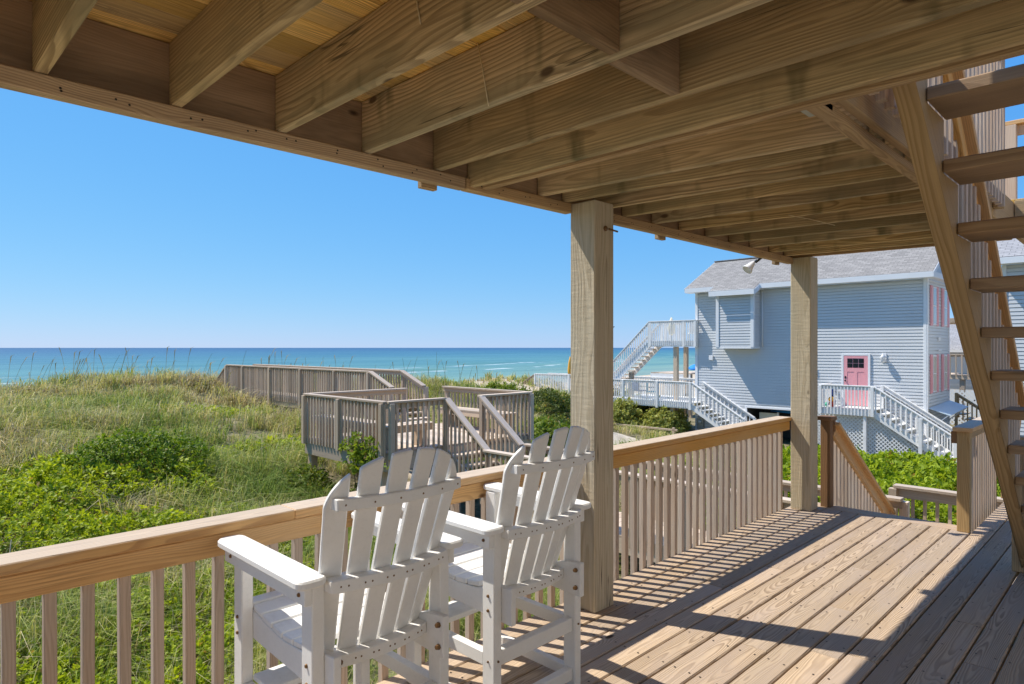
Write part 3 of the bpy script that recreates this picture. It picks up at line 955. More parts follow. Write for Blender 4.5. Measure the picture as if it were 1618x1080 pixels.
for (x, y) in ((6.52, 12.3), (6.52, 9.75), (8.2, 9.75), (9.9, 9.75), (9.9, 12.3), (8.2, 12.3)):
    bar('leg', (x-.07, y-.07, gz(x, y)-.3), (x+.07, y+.07, PZ-.045), 'gray', pf)

ps = thing('platform_steps', 'gray steps with sloping rails from boardwalk up to platform', 'steps', (8.15, 8.9, -1.1))
for i in range(1, 5):
    z = PZ - .17*i; y = PY0 - .27*(i-1)
    bar('tread', (7.76, y-.29, z-.038), (8.58, y-.022, z), 'gray', ps)
for x in (7.73, 8.60):
    prism('stringer', [(9.46, -.5), (9.46, -.29), (8.36, -1.0), (8.36, -1.2)], 'x', x-.019, x+.019, 'gray', ps, grain=(0, .84, .54))
    s = -1 if x < 8 else 1
    a = Vector((x, 9.46, PZ)); b = Vector((x, 8.34, -1.1))
    rail(ps, a, b, .90, GW, pitch=.118, bal_lo=-.16, side=(s, 0, 0))
    bar('post', (x-.045, 8.27, -1.3), (x+.045, 8.36, -.235), 'gray', ps)

def bench(label, x0, y0, x1, y1, z, group='benches on the dune platform'):
    t = thing('bench', label, 'bench', ((x0+x1)/2, (y0+y1)/2, z), group)
    L = (x1-x0) > (y1-y0)
    for i in range(3):
        if L:
            w = (y1-y0)/3; bar('seat_board', (x0, y0+i*w+.004, z+.40), (x1, y0+(i+1)*w-.004, z+.438), 'gray', t)
        else:
            w = (x1-x0)/3; bar('seat_board', (x0+i*w+.004, y0, z+.40), (x0+(i+1)*w-.004, y1, z+.438), 'gray', t)
    if L:
        for x in (x0+.15, x1-.24): bar('leg', (x, y0+.05, z+.002), (x+.09, y1-.05, z+.398), 'gray', t)
        bar('apron', (x0+.02, y0+.01, z+.30), (x1-.02, y0+.045, z+.398), 'gray', t)
    else:
        for y in (y0+.15, y1-.24): bar('leg', (x0+.05, y, z+.002), (x1-.05, y+.09, z+.398), 'gray', t)
        bar('apron', (x0+.01, y0+.02, z+.30), (x0+.045, y1-.02, z+.398), 'gray', t)
bench('gray bench along the railing at the left of the platform', 6.50, 10.3, 6.95, 12.35, PZ)
bench('gray bench inside the front railing beside the platform steps', 6.52, 9.62, 7.58, 10.02, PZ)
bench('gray bench along the right railing of the platform', 9.50, 9.75, 9.95, 11.9, PZ)

# ------------------------------------------------------------------ walkover across the dune crest
wk = thing('dune_walkover', 'long raised gray walkway with railings crossing the dune crest', 'walkway', (9.4, 18, .1))
WX0, WX1, WZ = 8.95, 9.90, .10
y = 13.25
while y < 22.9:
    bar('floor_board', (WX0, y, WZ-.038), (WX1, y+.14, WZ), 'gray', wk)
    y += .148
for x, s in ((WX0, -1), (WX1, 1)):
    rail(wk, (x, 13.95, WZ), (x, 22.9, WZ), .90, GW, pitch=.12, bal_lo=-.14, side=(s, 0, 0))
    rail(wk, (x, 13.95, WZ), (x, 13.0, WZ-.36), .90, GW, pitch=.12, bal_lo=-.14, side=(s, 0, 0))
    rail(wk, (x, 22.9, WZ), (x, 24.3, WZ-.85), .90, GW, pitch=.12, bal_lo=-.14, side=(s, 0, 0))
    for y in (13.0, 13.95, 15.6, 17.5, 19.5, 21.5, 22.9):
        z = WZ if y > 13.5 else WZ-.36
        bar('post', (x-.055 + s*.05, y-.045, z-.5), (x+.055 + s*.05, y+.045, z+.86), 'gray', wk)
    bar('side_joist', (x-.019, 13.25, WZ-.28), (x+.019, 22.9, WZ-.04), 'gray', wk)
for i in range(2):
    bar('tread', (WX0+.02, 12.7+.28*i, PZ+.117*(i+1)-.038), (WX1-.02, 12.98+.28*i, PZ+.117*(i+1)), 'gray', wk)
for y in (15, 18, 21):
    for x in (WX0+.1, WX1-.1):
        bar('leg', (x-.06, y-.06, gz(x, y)-.3), (x+.06, y+.06, WZ-.04), 'gray', wk)

# ------------------------------------------------------------------ neighbouring blue house
HX, HY0, HY1, HXB = 28.4, 6.25, 15.84, 31.95
GZ = -2.65
EAVE = 4.20
hs = thing('blue_house', 'blue gray sided beach house with pink door and gray roof', 'house', (30, 11, GZ))
def siding(name, o, d, L, z0, z1, parent, lap=.125, mat='siding', top=None):
    """Lapped siding from o along unit direction d; outward normal to the right of d. top(s) optionally clips the height."""
    d = Vector(d); n = Vector((d.y, -d.x, 0)); o = Vector(o)
    V, F = [], []
    z = z0
    while z < z1 - .005:
        zt = min(z + lap, z1)
        b = len(V); zk = max(z + .01, zt - .026)
        for s in (0, L):
            for off, zz in ((-.014, z), (.024, z), (.014, zk), (-.014, zk), (-.014, zt)):
                V.append(o + d*s + n*off + Vector((0, 0, zz)))
        F += [[b+i, b+5+i, b+6+i, b+1+i] for i in range(4)]
        z = zt
    return mesh_obj(name, V, F, mat, parent, kind='stuff')
# long side faces -X; walking from HY1 to HY0 keeps -X on the right-hand side
siding('siding', (HX, HY1, 0), (0, -1, 0), HY1-HY0, -1.10, EAVE, hs)
siding('siding', (HX, HY1, 0), (0, -1, 0), HY1-13.3, GZ, -1.10, hs)
siding('siding', (HX, 10.4, 0), (0, -1, 0), 10.4-HY0, GZ, -1.10, hs)
siding('siding', (HX, HY0, 0), (1, 0, 0), HXB-HX, GZ, EAVE, hs)
mesh_obj('wall', [(HX+.02, HY0+.02, GZ), (HXB, HY0+.02, GZ), (HXB, HY1-.004, GZ), (HX+.02, HY1-.004, GZ),
                  (HX+.02, HY0+.02, EAVE), (HXB, HY0+.02, EAVE), (HXB, HY1-.004, EAVE), (HX+.02, HY1-.004, EAVE)],
         [[1, 2, 6, 5], [2, 3, 7, 6]], 'siding', hs)
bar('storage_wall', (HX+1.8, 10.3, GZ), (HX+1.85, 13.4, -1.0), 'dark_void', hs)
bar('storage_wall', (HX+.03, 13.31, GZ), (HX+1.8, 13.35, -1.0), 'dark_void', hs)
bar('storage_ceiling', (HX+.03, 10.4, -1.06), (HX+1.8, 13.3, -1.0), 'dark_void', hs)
for lo, hi in (((HX-.04, HY0-.045, GZ), (HX+.10, HY0-.006, EAVE-.002)), ((HX-.045, HY0-.004, GZ), (HX-.022, HY0+.10, EAVE-.002)),
               ((HX-.045, HY1-.10, GZ), (HX-.022, HY1+.03, EAVE-.002)), ((HX-.045, 13.28, GZ), (HX-.0, 13.38, -1.05)),
               ((HX-.045, 10.4, -1.14), (HX-.023, 13.28, -1.06)), ((HXB-.1, HY0-.045, GZ), (HXB+.02, HY0-.022, EAVE-.002))):
    bar('corner_board', lo, hi, 'white_trim', hs)
# roof: long slope, gable towards the sea, hip towards us
OV = .50
EX, EY0, EY1, ez = HX-OV, HY0-.32, HY1+.32, EAVE+.22
RX, RZ = 30.9, 5.98
BX, BZ = HXB+.3, 5.98-(HXB+.3-30.9)*.52
hy = EY0
def slab(name, pts, th, mat, parent):
    pts = [Vector(p) for p in pts]
    n = (pts[1]-pts[0]).cross(pts[2]-pts[0]).normalized()
    if n.z < 0: n = -n
    q = [p - n*th for p in pts]; k = len(pts)
    return mesh_obj(name, pts + q, [list(range(k)), list(range(k, 2*k))] + [[i, (i+1) % k, k+(i+1) % k, k+i] for i in range(k)], mat, parent)
def roof_plane(name, pts, mat, parent, th=.05):
    """Roof slab with its own local axes so the shingle courses follow the slope."""
    pts = [Vector(p) for p in pts]
    X = (pts[1]-pts[0]).normalized(); N = X.cross(pts[-1]-pts[0]).normalized()
    if N.z < 0: N = -N
    Y = N.cross(X)
    mw = Matrix((X, Y, N)).transposed().to_4x4(); mw.translation = pts[0]
    inv = mw.inverted()
    q = [inv @ p for p in pts]; k = len(q)
    V = q + [p - Vector((0, 0, th)) for p in q]
    return mesh_obj(name, V, [list(range(k)), list(range(k, 2*k))[::-1]] + [[i, (i+1) % k, k+(i+1) % k, k+i] for i in range(k)], mat, parent, mw=mw)
roof_plane('roof', [(EX, EY1, ez), (EX, EY0, ez), (RX, hy, RZ), (RX, EY1, RZ)], 'shingle', hs)
mesh_obj('gable_wall', [(HX, HY0+.01, EAVE), (HXB, HY0+.01, EAVE), (HXB, HY0+.01, 5.4), (RX, HY0+.01, RZ-.06), (HX, HY0+.01, ez+.1)], [[0, 1, 2, 3, 4]], 'siding', hs)
beam('rake_board', (EX, EY0-.012, ez-.10), (RX, EY0-.012, RZ-.10), .022, .16, 'white_trim', hs)
roof_plane('roof', [(BX, EY1, BZ), (RX, EY1, RZ), (RX, hy, RZ), (BX, hy, BZ)], 'shingle', hs)
bar('fascia', (EX-.022, 12.60-.05+2.0, EAVE+.0), (EX-.001, EY1, ez-.012), 'white_trim', hs)
bar('fascia', (EX-.022, EY0, EAVE+.0), (EX-.001, 12.55, ez-.012), 'white_trim', hs)
bar('fascia', (EX-.022, EY0-.022, EAVE), (BX, EY0-.001, ez-.012), 'white_trim', hs)
bar('soffit', (EX, EY0+.001, EAVE), (HX-.02, EY1, EAVE+.012), 'white_trim', hs)
bar('soffit', (HX-.019, EY0+.001, EAVE), (BX, HY0-.022, EAVE+.012), 'white_trim', hs)
beam('rake_board', (EX, EY1+.012, ez-.10), (RX, EY1+.012, RZ-.10), .022, .16, 'white_trim', hs, up=(0, 0, 1))
mesh_obj('gable_wall', [(HX, HY1, EAVE), (HXB, HY1, EAVE), (HXB, HY1, 5.4), (RX, HY1, RZ-.06), (HX, HY1, ez+.1)], [[0, 1, 2, 3, 4]], 'siding', hs)
for z_ in (RZ+.01,):
    bar('ridge_cap', (RX-.12, hy, z_-.02), (RX+.12, EY1, z_+.02), 'shingle', hs)
# bump-out window bay
BY0, BY1, BXF = 12.70, 14.40, 27.72
siding('bay_siding', (BXF, BY1, 0), (0, -1, 0), BY1-BY0, 1.60, 4.18, hs)
siding('bay_siding', (BXF, BY0, 0), (1, 0, 0), HX-BXF, 1.60, 4.18, hs)
mesh_obj('bay_wall', [(BXF, BY1, 1.6), (HX, BY1, 1.6), (HX, BY1, 4.18), (BXF, BY1, 4.18)], [[0, 1, 2, 3]], 'siding', hs)
bar('bay_floor', (BXF-.03, BY0-.03, 1.54), (HX-.022, BY1+.03, 1.598), 'white_trim', hs)
bar('bay_corner', (BXF-.045, BY0-.045, 1.60), (BXF-.022, BY0+.10, 4.15), 'white_trim', hs)
bar('bay_corner', (BXF-.021, BY0-.045, 1.60), (BXF+.10, BY0-.022, 4.15), 'white_trim', hs)
bar('bay_corner', (BXF-.045, BY1-.10, 1.60), (BXF-.022, BY1+.045, 4.15), 'white_trim', hs)
bez = ez - .26
roof_plane('bay_roof', [(BXF-.32, BY1+.25, bez), (BXF-.32, BY0-.2, bez), (EX+.5, BY0-.2, ez+.27), (EX+.5, BY1+.25, ez+.27)], 'shingle', hs)
bar('bay_fascia', (BXF-.345, BY0-.2, bez-.24), (BXF-.322, BY1+.25, bez-.014), 'white_trim', hs)
mesh_obj('bay_rake', [(BXF-.33, BY0-.205, bez-.24), (EX+.1, BY0-.205, EAVE-.02), (EX+.1, BY0-.205, ez+.03), (BXF-.33, BY0-.205, bez-.02),
                      (BXF-.33, BY0-.225, bez-.24), (EX+.1, BY0-.225, EAVE-.02), (EX+.1, BY0-.225, ez+.03), (BXF-.33, BY0-.225, bez-.02)],
         [[0, 1, 2, 3], [7, 6, 5, 4], [0, 4, 5, 1], [1, 5, 6, 2], [2, 6, 7, 3], [3, 7, 4, 0]], 'white_trim', hs)
bar('bay_soffit', (BXF-.32, BY0-.2, 4.165), (HX-.03, BY1+.25, 4.178), 'white_trim', hs)
# pink door with six panes
DZ = -.775
DY0, DY1 = 8.26, 9.17
def door():
    x = HX - .045
    f = bar('door_frame', (x-.02, DY1, DZ), (x+.022, DY1+.085, DZ+2.12), 'white_trim', hs)
    bar('door_frame', (x-.02, DY0-.085, DZ), (x+.022, DY0, DZ+2.12), 'white_trim', hs)
    bar('door_frame', (x-.02, DY0+.001, DZ+2.04), (x+.022, DY1-.001, DZ+2.12), 'white_trim', hs)
    d = bar('door', (x+.0, DY0+.002, DZ+.02), (x+.022, DY1-.002, DZ+2.038), 'pink', hs)
    w = DY1-DY0; xf = x - .012
    def rail_(y0, y1, z0, z1): bar('door_rail', (xf, y0, z0), (xf+.0115, y1, z1), 'pink', d, bev=.002)
    rail_(DY0+.003, DY0+.14, DZ+.021, DZ+2.037); rail_(DY1-.14, DY1-.003, DZ+.021, DZ+2.037)
    rail_(DY0+.141, DY1-.141, DZ+.021, DZ+.24); rail_(DY0+.141, DY1-.141, DZ+1.93, DZ+2.037)
    rail_(DY0+.141, DY1-.141, DZ+1.38, DZ+1.53); rail_(DY0+w/2-.06, DY0+w/2+.06, DZ+.241, DZ+1.379)
    pw = (w-.28-.06)/3
    for i in range(3):
        for j in range(2):
            y0 = DY0+.15+i*(pw+.022); z0 = DZ+1.545+j*.192
            bar('pane', (xf+.004, y0, z0), (xf+.0118, y0+pw, z0+.172), 'glass', d, bev=0)
    tube('handle', [(xf-.001, DY1-.07, DZ+1.02), (xf-.05, DY1-.07, DZ+1.02)], .03, 'black', d)
    bar('lock_plate', (xf-.012, DY1-.10, DZ+1.10), (xf-.001, DY1-.04, DZ+1.20), 'black', d)
door()
# windows with pink shutters on the short side
def window(x0, x1, z0, z1):
    y = HY0 - .022
    f = bar('window', (x0, y-.03, z0), (x1, y-.0, z1), 'white_trim', hs)
    zm = (z0+z1)/2
    for a, b in ((z0+.06, zm-.02), (zm+.02, z1-.06)):
        bar('pane', (x0+.06, y-.036, a), (x1-.06, y-.031, b), 'pale_glass', f, bev=0)
    for a, b in ((x0-.36, x0-.02), (x1+.02, x1+.36)):
        s = bar('shutter', (a, y-.035, z0-.02), (b, y-.0, z1+.02), 'pink', hs)
        joined_boxes('louver', [((a+.05, y-.046, z), (b-.05, y-.036, z+.035)) for z in np.arange(z0+.06, z1-.06, .07)], 'pink', s)
for x in (29.15, 30.95):
    window(x, x+.55, 2.45, 3.95); window(x, x+.55, -.15, 1.30)
bar('vent_plate', (30.0, HY0-.06, 1.85), (30.35, HY0-.022, 2.0), 'white_trim', hs)
bar('vent_plate', (30.0, HY0-.06, 1.45), (30.5, HY0-.022, 1.52), 'white_trim', hs)
bar('outlet_box', (HX-.10, 14.93, 1.0), (HX-.024, 15.13, 1.22), 'white_trim', hs)
tube('downspout', [(HX-.06, 12.55, 4.1), (HX-.06, 12.55, 1.62)], .022, 'white_trim', hs)
# wall lantern
wl = thing('wall_lantern', 'white wall lantern beside the pink door', 'lamp', (HX-.1, 7.7, 1.2))
bar('back_plate', (HX-.05, 7.60, 1.02), (HX-.022, 7.78, 1.36), 'white_trim', wl)
lathe('lantern_body', [(.03, 0), (.075, .03), (.09, .20), (.10, .22), (.03, .30), (.01, .34)], 'white_trim', wl, Matrix.Translation((HX-.17, 7.69, 1.0)), 8)
tube('lantern_arm', [(HX-.05, 7.69, 1.3), (HX-.17, 7.69, 1.36), (HX-.17, 7.69, 1.33)], .014, 'white_trim', wl)

# porch with steps
WW = ('white', 'white', 'white')
pc = thing('porch', 'white porch with railing and steps below the pink door', 'porch', (27.7, 8, GZ))
PFX, PF0, PF1 = 27.10, 7.70, 9.66
y = PF0
while y < PF1-.02:
    bar('floor_board', (PFX, y, DZ-.045), (HX-.03, min(y+.139, PF1), DZ-.007), 'white', pc)
    y += .145
bar('rim_joist', (PFX-.02, PF0, DZ-.27), (PFX+.018, PF1, DZ-.05), 'white', pc)
bar('rim_joist', (PFX+.02, PF1-.038, DZ-.27), (HX-.03, PF1, DZ-.05), 'white', pc)
rail(pc, (PFX, PF1, DZ), (PFX, PF0, DZ), .90, WW, pitch=.125, bal=.04, bal_lo=-.26, side=(-1, 0, 0), sub=(.038, .14))
rail(pc, (PFX+.05, PF1, DZ), (HX-.05, PF1, DZ), .90, WW, pitch=.16, bal=.04, bal_lo=-.2, side=(0, 1, 0), sub=(.038, .14))
RUNP = 2.72; NP = 10
for i in range(1, NP):
    z = DZ - .1785*i; y = PF0 - .275*(i-1)
    bar('tread', (PFX+.05, y-.29, z-.04), (HX-.12, y, z), 'white', pc)
za = DZ; yb_ = PF0-2.62; zb_ = DZ-1.70
for x, s in ((PFX, -1), (HX-.1, 1)):
    prism('stringer', [(PF0, DZ-.30), (PF0, DZ-.02), (yb_, zb_-.0), (yb_, zb_-.16), (yb_+.2, zb_-.16)], 'x', x-.019, x+.019, 'white', pc)
    rail(pc, (x, PF0, za), (x, yb_, zb_), .90, WW, pitch=.17, bal=.04, bal_lo=-.12, side=(s, 0, 0), sub=(.038, .14))
for (x, y, b, t) in ((PFX-.05, PF1-.04, DZ-.27, DZ+.86), (PFX-.05, PF0+.03, DZ-.27, DZ+.86), (HX-.1, PF0+.03, DZ-.2, DZ+.86), (PFX-.05, 6.15, GZ, -.99), (PFX-.05, yb_, GZ, zb_+.86), (HX-.1, yb_, GZ, zb_+.86), (PFX+.06, 8.02, GZ, DZ-.27), (PFX+.06, PF1-.1, GZ, DZ-.27)):
    bar('post', (x-.055, y-.055, b), (x+.055, y+.055, t), 'white', pc)
def clip_line(poly, p, d):
    lo, hi = -1e9, 1e9
    n = len(poly)
    for i in range(n):
        a = poly[i]; b = poly[(i+1) % n]
        e = (b[0]-a[0], b[1]-a[1]); nx, ny = -e[1], e[0]
        den = nx*d[0] + ny*d[1]; num = nx*(a[0]-p[0]) + ny*(a[1]-p[1])
        if abs(den) < 1e-9:
            if num > 0: return None
            continue
        t = num/den
        if den > 0: lo = max(lo, t)
        else: hi = min(hi, t)
    return (lo, hi) if hi > lo + .03 else None
def lattice(parent, polys, x, mat='lattice', pitch=.105, w=.034):
    V, F = [], []
    for poly in polys:
        for sgn, dx in ((1, 0), (-1, .008)):
            d = (.7071, sgn*.7071); nrm = (-d[1], d[0])
            for k in range(-90, 90):
                p = (poly[0][0] + nrm[0]*k*pitch, poly[0][1] + nrm[1]*k*pitch)
                c = clip_line(poly, p, d)
                if not c: continue
                b = len(V)
                for t in c:
                    for q in (-w/2, w/2):
                        for xx in (x+dx, x+dx+.007):
                            V.append((xx, p[0] + d[0]*t + nrm[0]*q, p[1] + d[1]*t + nrm[1]*q))
                F += [[b+i for i in f] for f in ((0, 1, 3, 2), (4, 6, 7, 5), (0, 4, 5, 1), (2, 3, 7, 6), (0, 2, 6, 4), (1, 5, 7, 3))]
    return mesh_obj('lattice', V, F, mat, parent, kind='stuff')
lattice(pc, [[(PF0, GZ), (PF1, GZ), (PF1, DZ-.27), (PF0, DZ-.27)], [(yb_+.4, GZ), (PF0, GZ), (PF0, DZ-.34)]], PFX+.13)
bar('lattice_frame', (PFX+.12, 9.66, GZ), (PFX+.15, 10.4, GZ+.06), 'white', pc)
lattice(pc, [[(9.68, GZ), (10.4, GZ), (10.4, DZ-.2), (9.68, DZ-.2)]], HX-.06)
rw = tag(bar('retaining_wall', (25.9, 6.3, GZ-.3), (26.1, 10.5, GZ+.17), 'concrete', None, bev=.02), 'low concrete wall in front of the lattice porch', 'wall')
# toys on the porch
ty = thing('pool_toys', 'blue and orange toys standing on the white porch', 'toys', (27.6, 9.3, DZ))
lathe('toy_body', [(.02, 0), (.09, .03), (.10, .2), (.06, .45), (.07, .75), (.02, .82)], 'blue_fabric', ty, Matrix.Translation((27.5, 9.30, DZ)))
lathe('toy_ball', [(.02, 0), (.09, .05), (.12, .12), (.09, .2), (.02, .24)], 'orange', ty, Matrix.Translation((27.38, 9.31, DZ+.17)))
lathe('toy_bucket', [(.08, 0), (.11, .18), (.12, .19), (.10, .17), (.02, .16)], 'red', ty, Matrix.Translation((27.36, 9.28, DZ)))
lathe('toy_ball', [(.02, 0), (.07, .04), (.09, .09), (.07, .15), (.02, .18)], 'green_toy', ty, Matrix.Translation((27.34, 9.48, DZ)))

# seaward decks of the neighbouring house
dk = thing('upper_sea_deck', 'high white deck with railing on the seaward corner of house', 'deck', (28.6, 17, 1.9), 'seaward decks of the blue house')
UX, UZ = 28.14, 1.92
y = 15.90
while y < 18.3:
    bar('floor_board', (UX, y, UZ-.04), (31.5, y+.139, UZ), 'white', dk); y += .145
bar('rim_joist', (UX-.02, 15.72, UZ-.28), (UX+.018, 18.3, UZ-.045), 'white', dk)
rail(dk, (UX, 15.72, UZ), (UX, 18.3, UZ), 1.0, WW, pitch=.115, bal=.04, bal_lo=-.24, side=(-1, 0, 0))
rail(dk, (UX+.05, 15.74, UZ), (HX-.04, 15.74, UZ), 1.0, WW, pitch=.115, bal=.04, bal_lo=-.24, side=(0, -1, 0))
rail(dk, (UX+1.1, 18.3, UZ), (31.5, 18.3, UZ), 1.0, WW, pitch=.14, bal=.04, bal_lo=-.2, side=(0, 1, 0))
for (x, y) in ((UX, 15.75), (UX, 16.35), (UX, 18.27), (UX+1.1, 18.27)):
    bar('post', (x-.06, y-.06, UZ-.3), (x+.06, y+.06, UZ+.97), 'white', dk)
for (x, y) in ((28.35, 16.9), (28.45, 19.6), (31.2, 18.0)):
    bar('leg', (x-.10, y-.10, gz(x, y)-.3), (x+.10, y+.10, UZ-.29 if y < 19 else .3), 'gray', dk)
sd = thing('sea_stairs', 'steep white stairs dropping from high deck to the seaward deck', 'stairs', (28.7, 19.5, -1), 'seaward decks of the blue house')
SY0, SY1, SZ1 = 18.3, 21.5, -1.0
n = 15
for i in range(1, n):
    f = i/n
    bar('tread', (UX+.03, SY0+(SY1-SY0)*f-.14, UZ-(UZ-SZ1)*f-.04), (UX+1.05, SY0+(SY1-SY0)*f+.12, UZ-(UZ-SZ1)*f), 'gray', sd)
for x, s in ((UX, -1), (UX+1.08, 1)):
    beam('stringer', (x, SY0, UZ-.16), (x, SY1, SZ1-.16), .04, .28, 'white', sd)
    rail(sd, (x, SY0, UZ), (x, SY1, SZ1), 1.0, WW, pitch=.125, bal=.04, bal_lo=-.05, side=(s, 0, 0))
ld = thing('lower_sea_deck', 'low white deck with railing beneath the steep stairs', 'deck', (28, 18.5, -1), 'seaward decks of the blue house')
LX, LZ = 27.3, -1.0
y = 15.5
while y < 22:
    bar('floor_board', (LX, y, LZ-.04), (30.8, y+.139, LZ), 'white', ld); y += .145
bar('rim_joist', (LX-.02, 15.5, LZ-.28), (LX+.018, 22, LZ-.045), 'white', ld)
rail(ld, (LX, 15.5, LZ), (LX, 22, LZ), .98, WW, pitch=.118, bal=.04, bal_lo=-.24, side=(-1, 0, 0))
rail(ld, (30.8, 15.9, LZ), (30.8, 22, LZ), .98, WW, pitch=.16, bal=.04, bal_lo=-.1, side=(1, 0, 0))
for y in (15.52, 17.3, 19.3, 21.97):
    bar('post', (LX-.09, y-.06, LZ-.32), (LX+.03, y+.06, LZ+.97), 'white', ld)
for (x, y) in ((27.5, 19.4), (27.6, 20.9), (27.5, 16.6), (30.5, 20)):
    bar('leg', (x-.09, y-.09, gz(x, y)-.3), (x+.09, y+.09, LZ-.29), 'gray', ld)
ls = thing('side_stairs', 'white stairs running down along the blue siding', 'stairs', (27.8, 14, -2), 'seaward decks of the blue house')
LY1, LZ1 = 12.9, GZ+.12
for i in range(1, 10):
    f = i/10
    bar('tread', (LX+.03, 15.5-(15.5-LY1)*f-.14, LZ-(LZ-LZ1)*f-.04), (HX-.1, 15.5-(15.5-LY1)*f+.14, LZ-(LZ-LZ1)*f), 'white', ls)
for x, s in ((LX, -1), (HX-.08, 1)):
    beam('stringer', (x, 15.49, LZ-.14), (x, LY1, LZ1-.14), .04, .26, 'white', ls)
    rail(ls, (x, 15.45, LZ), (x, LY1, LZ1), .98, WW, pitch=.2, bal=.04, bal_lo=-.05, side=(s, 0, 0))
    bar('post', (x-.055, LY1-.06, LZ1-.3), (x+.055, LY1+.05, LZ1+.94), 'white', ls)

# things on the neighbours' decks
um = thing('closed_umbrella', 'closed cream umbrella standing on the high deck', 'umbrella', (28.9, 17.4, UZ))
lathe('canopy', [(.04, 0), (.16, .1), (.18, .4), (.12, .7), (.02, .92)], 'cream', um, Matrix.Translation((28.9, 17.5, UZ+.28)))
tube('pole', [(28.9, 17.5, UZ), (28.9, 17.5, UZ+.29)], .025, 'galv', um)
def deck_chair(label, x, y, z, mat, rot, group):
    t = thing('beach_chair', label, 'chair', (x, y, z), group)
    m = Matrix.Translation((x, y, z)) @ Matrix.Rotation(rot, 4, 'Z')
    def bx(name, lo, hi, mat_):
        V = [m @ Vector((a, b, c)) for a in (lo[0], hi[0]) for b in (lo[1], hi[1]) for c in (lo[2], hi[2])]
        mesh_obj(name, V, [[0, 1, 3, 2], [4, 6, 7, 5], [0, 4, 5, 1], [2, 3, 7, 6], [0, 2, 6, 4], [1, 5, 7, 3]], mat_, t, bev=.008)
    bx('seat', (-.28, -.26, .36), (.28, .26, .41), mat)
    bx('backrest', (-.28, .24, .42), (.28, .30, .95), mat)
    for sx in (-.27, .25):
        for sy in (-.25, .24): bx('leg', (sx, sy, 0), (sx+.025, sy+.025, .36), 'galv')
        bx('armrest', (sx-.02, -.26, .58), (sx+.04, .24, .61), 'galv')
deck_chair('navy blue chair behind the low deck railing', 28.2, 18.9, LZ, 'blue_fabric', 1.2, 'chairs on the low white deck')
deck_chair('teal chair behind the low deck railing', 27.95, 18.0, LZ, 'teal_fabric', .5, 'chairs on the low white deck')
deck_chair('dark chair beneath the steep stairs on low deck', 28.3, 20.9, LZ, 'black', 1.9, 'chairs on the low white deck')
deck_chair('white chair on the high white deck', 29.2, 16.4, UZ, 'white', 2.2, None)
ub = thing('utility_box', 'gray utility meter box at foot of the blue house corner', 'box', (28.3, 15.5, -2))
bar('box_body', (HX-.2, 15.38, -2.3), (HX-.05, 15.70, -1.75), 'galv', ub, bev=.01)
tube('conduit', [(HX-.12, 15.54, GZ), (HX-.12, 15.54, -2.3)], .03, 'galv', ub)
lathe('meter', [(.10, 0), (.10, .05), (.07, .08)], 'pale_glass', ub, aim((HX-.2, 15.54, -1.95), (-1, 0, 0)), 12)
pb = thing('storage_panel', 'pale framed panel leaning in the opening under the house', 'panel', (29.2, 12.7, GZ))
bar('panel_board', (28.8, 12.1, GZ+.02), (28.85, 12.9, -1.35), 'cream', pb)
bar('panel_frame', (28.78, 12.02, GZ+.02), (28.86, 12.09, -1.3), 'white', pb)
kb = thing('blue_kayak', 'blue board hung inside the opening under the house', 'board', (29.6, 11.4, -1.4))
tube('board_body', [(29.3, 10.5, -1.3), (29.3, 10.9, -1.28), (29.3, 12.0, -1.27), (29.3, 12.6, -1.3)], [.02, .09, .09, .02], 'bright_blue', kb)
aw = thing('door_awning', 'pale blue awning on the short side of blue house', 'awning', (30, 5.9, -.8))
slab('awning_sheet', [(28.5, 6.2, -.70), (31.9, 6.2, -.60), (31.9, 5.55, -.82), (28.5, 5.50, -.93)], .03, 'awning', aw)
beam('awning_bracket', (28.6, 6.2, -1.5), (28.6, 5.6, -.95), .04, .04, 'white', aw)
beam('awning_bracket', (31.7, 6.2, -1.4), (31.7, 5.6, -.88), .04, .04, 'white', aw)

# neighbours' beach walk, seen left of the post
bf = thing('beach_walkway', 'white railed walkway heading down to the beach', 'walkway', (30, 25, -1), None)
rail(bf, (30.0, 22.2, -1.0), (30.0, 27.9, -1.02), .98, WW, pitch=.14, bal=.045, bal_lo=-.2, side=(-1, 0, 0))
rail(bf, (31.2, 22.2, -1.0), (31.2, 27.9, -1.02), .98, WW, pitch=.14, bal=.045, bal_lo=-.2, side=(1, 0, 0))
rail(bf, (30.0, 27.9, -1.02), (30.0, 29.6, -1.95), .98, GW, pitch=.16, bal=.04, bal_lo=0., side=(-1, 0, 0))
bar('floor', (30.0, 22.2, -1.05), (31.2, 27.9, -1.01), 'gray', bf)
for y in (22.3, 25.1, 27.9): bar('post', (29.9, y-.05, -2.), (30.0, y+.05, .0 if y < 25.2 and y > 25 else -.05), 'white', bf)
yu = thing('closed_umbrella', 'closed yellow umbrella standing by the white beach walkway', 'umbrella', (30.4, 25.5, -1))
lathe('canopy', [(.04, 0), (.13, .1), (.15, .5), (.10, .95), (.02, 1.3)], 'orange', yu, Matrix.Translation((30.45, 25.45, -.25)))
tube('pole', [(30.45, 25.45, -1.01), (30.45, 25.45, -.24)], .025, 'white', yu)
bd = thing('beach_deck', 'weathered little deck behind the blue house facing the sea', 'deck', (36, 22, -.6))
for i in range(14):
    bar('floor_board', (35.2, 20.0+i*.20, -.02), (38.5, 20.19+i*.20, .04), 'gray', bd)
bar('rim_joist', (35.16, 20.0, -.26), (35.2, 22.8, -.03), 'white', bd)
rail(bd, (35.12, 20.0, -1.3), (35.12, 22.8, -1.3), 1.03, WW, pitch=.16, bal=.045, bal_lo=-.4, side=(-1, 0, 0))
for y in (20.1, 22.7): bar('leg', (35.3, y-.08, gz(35.3, y)-.3), (35.46, y+.08, -.03), 'gray', bd)
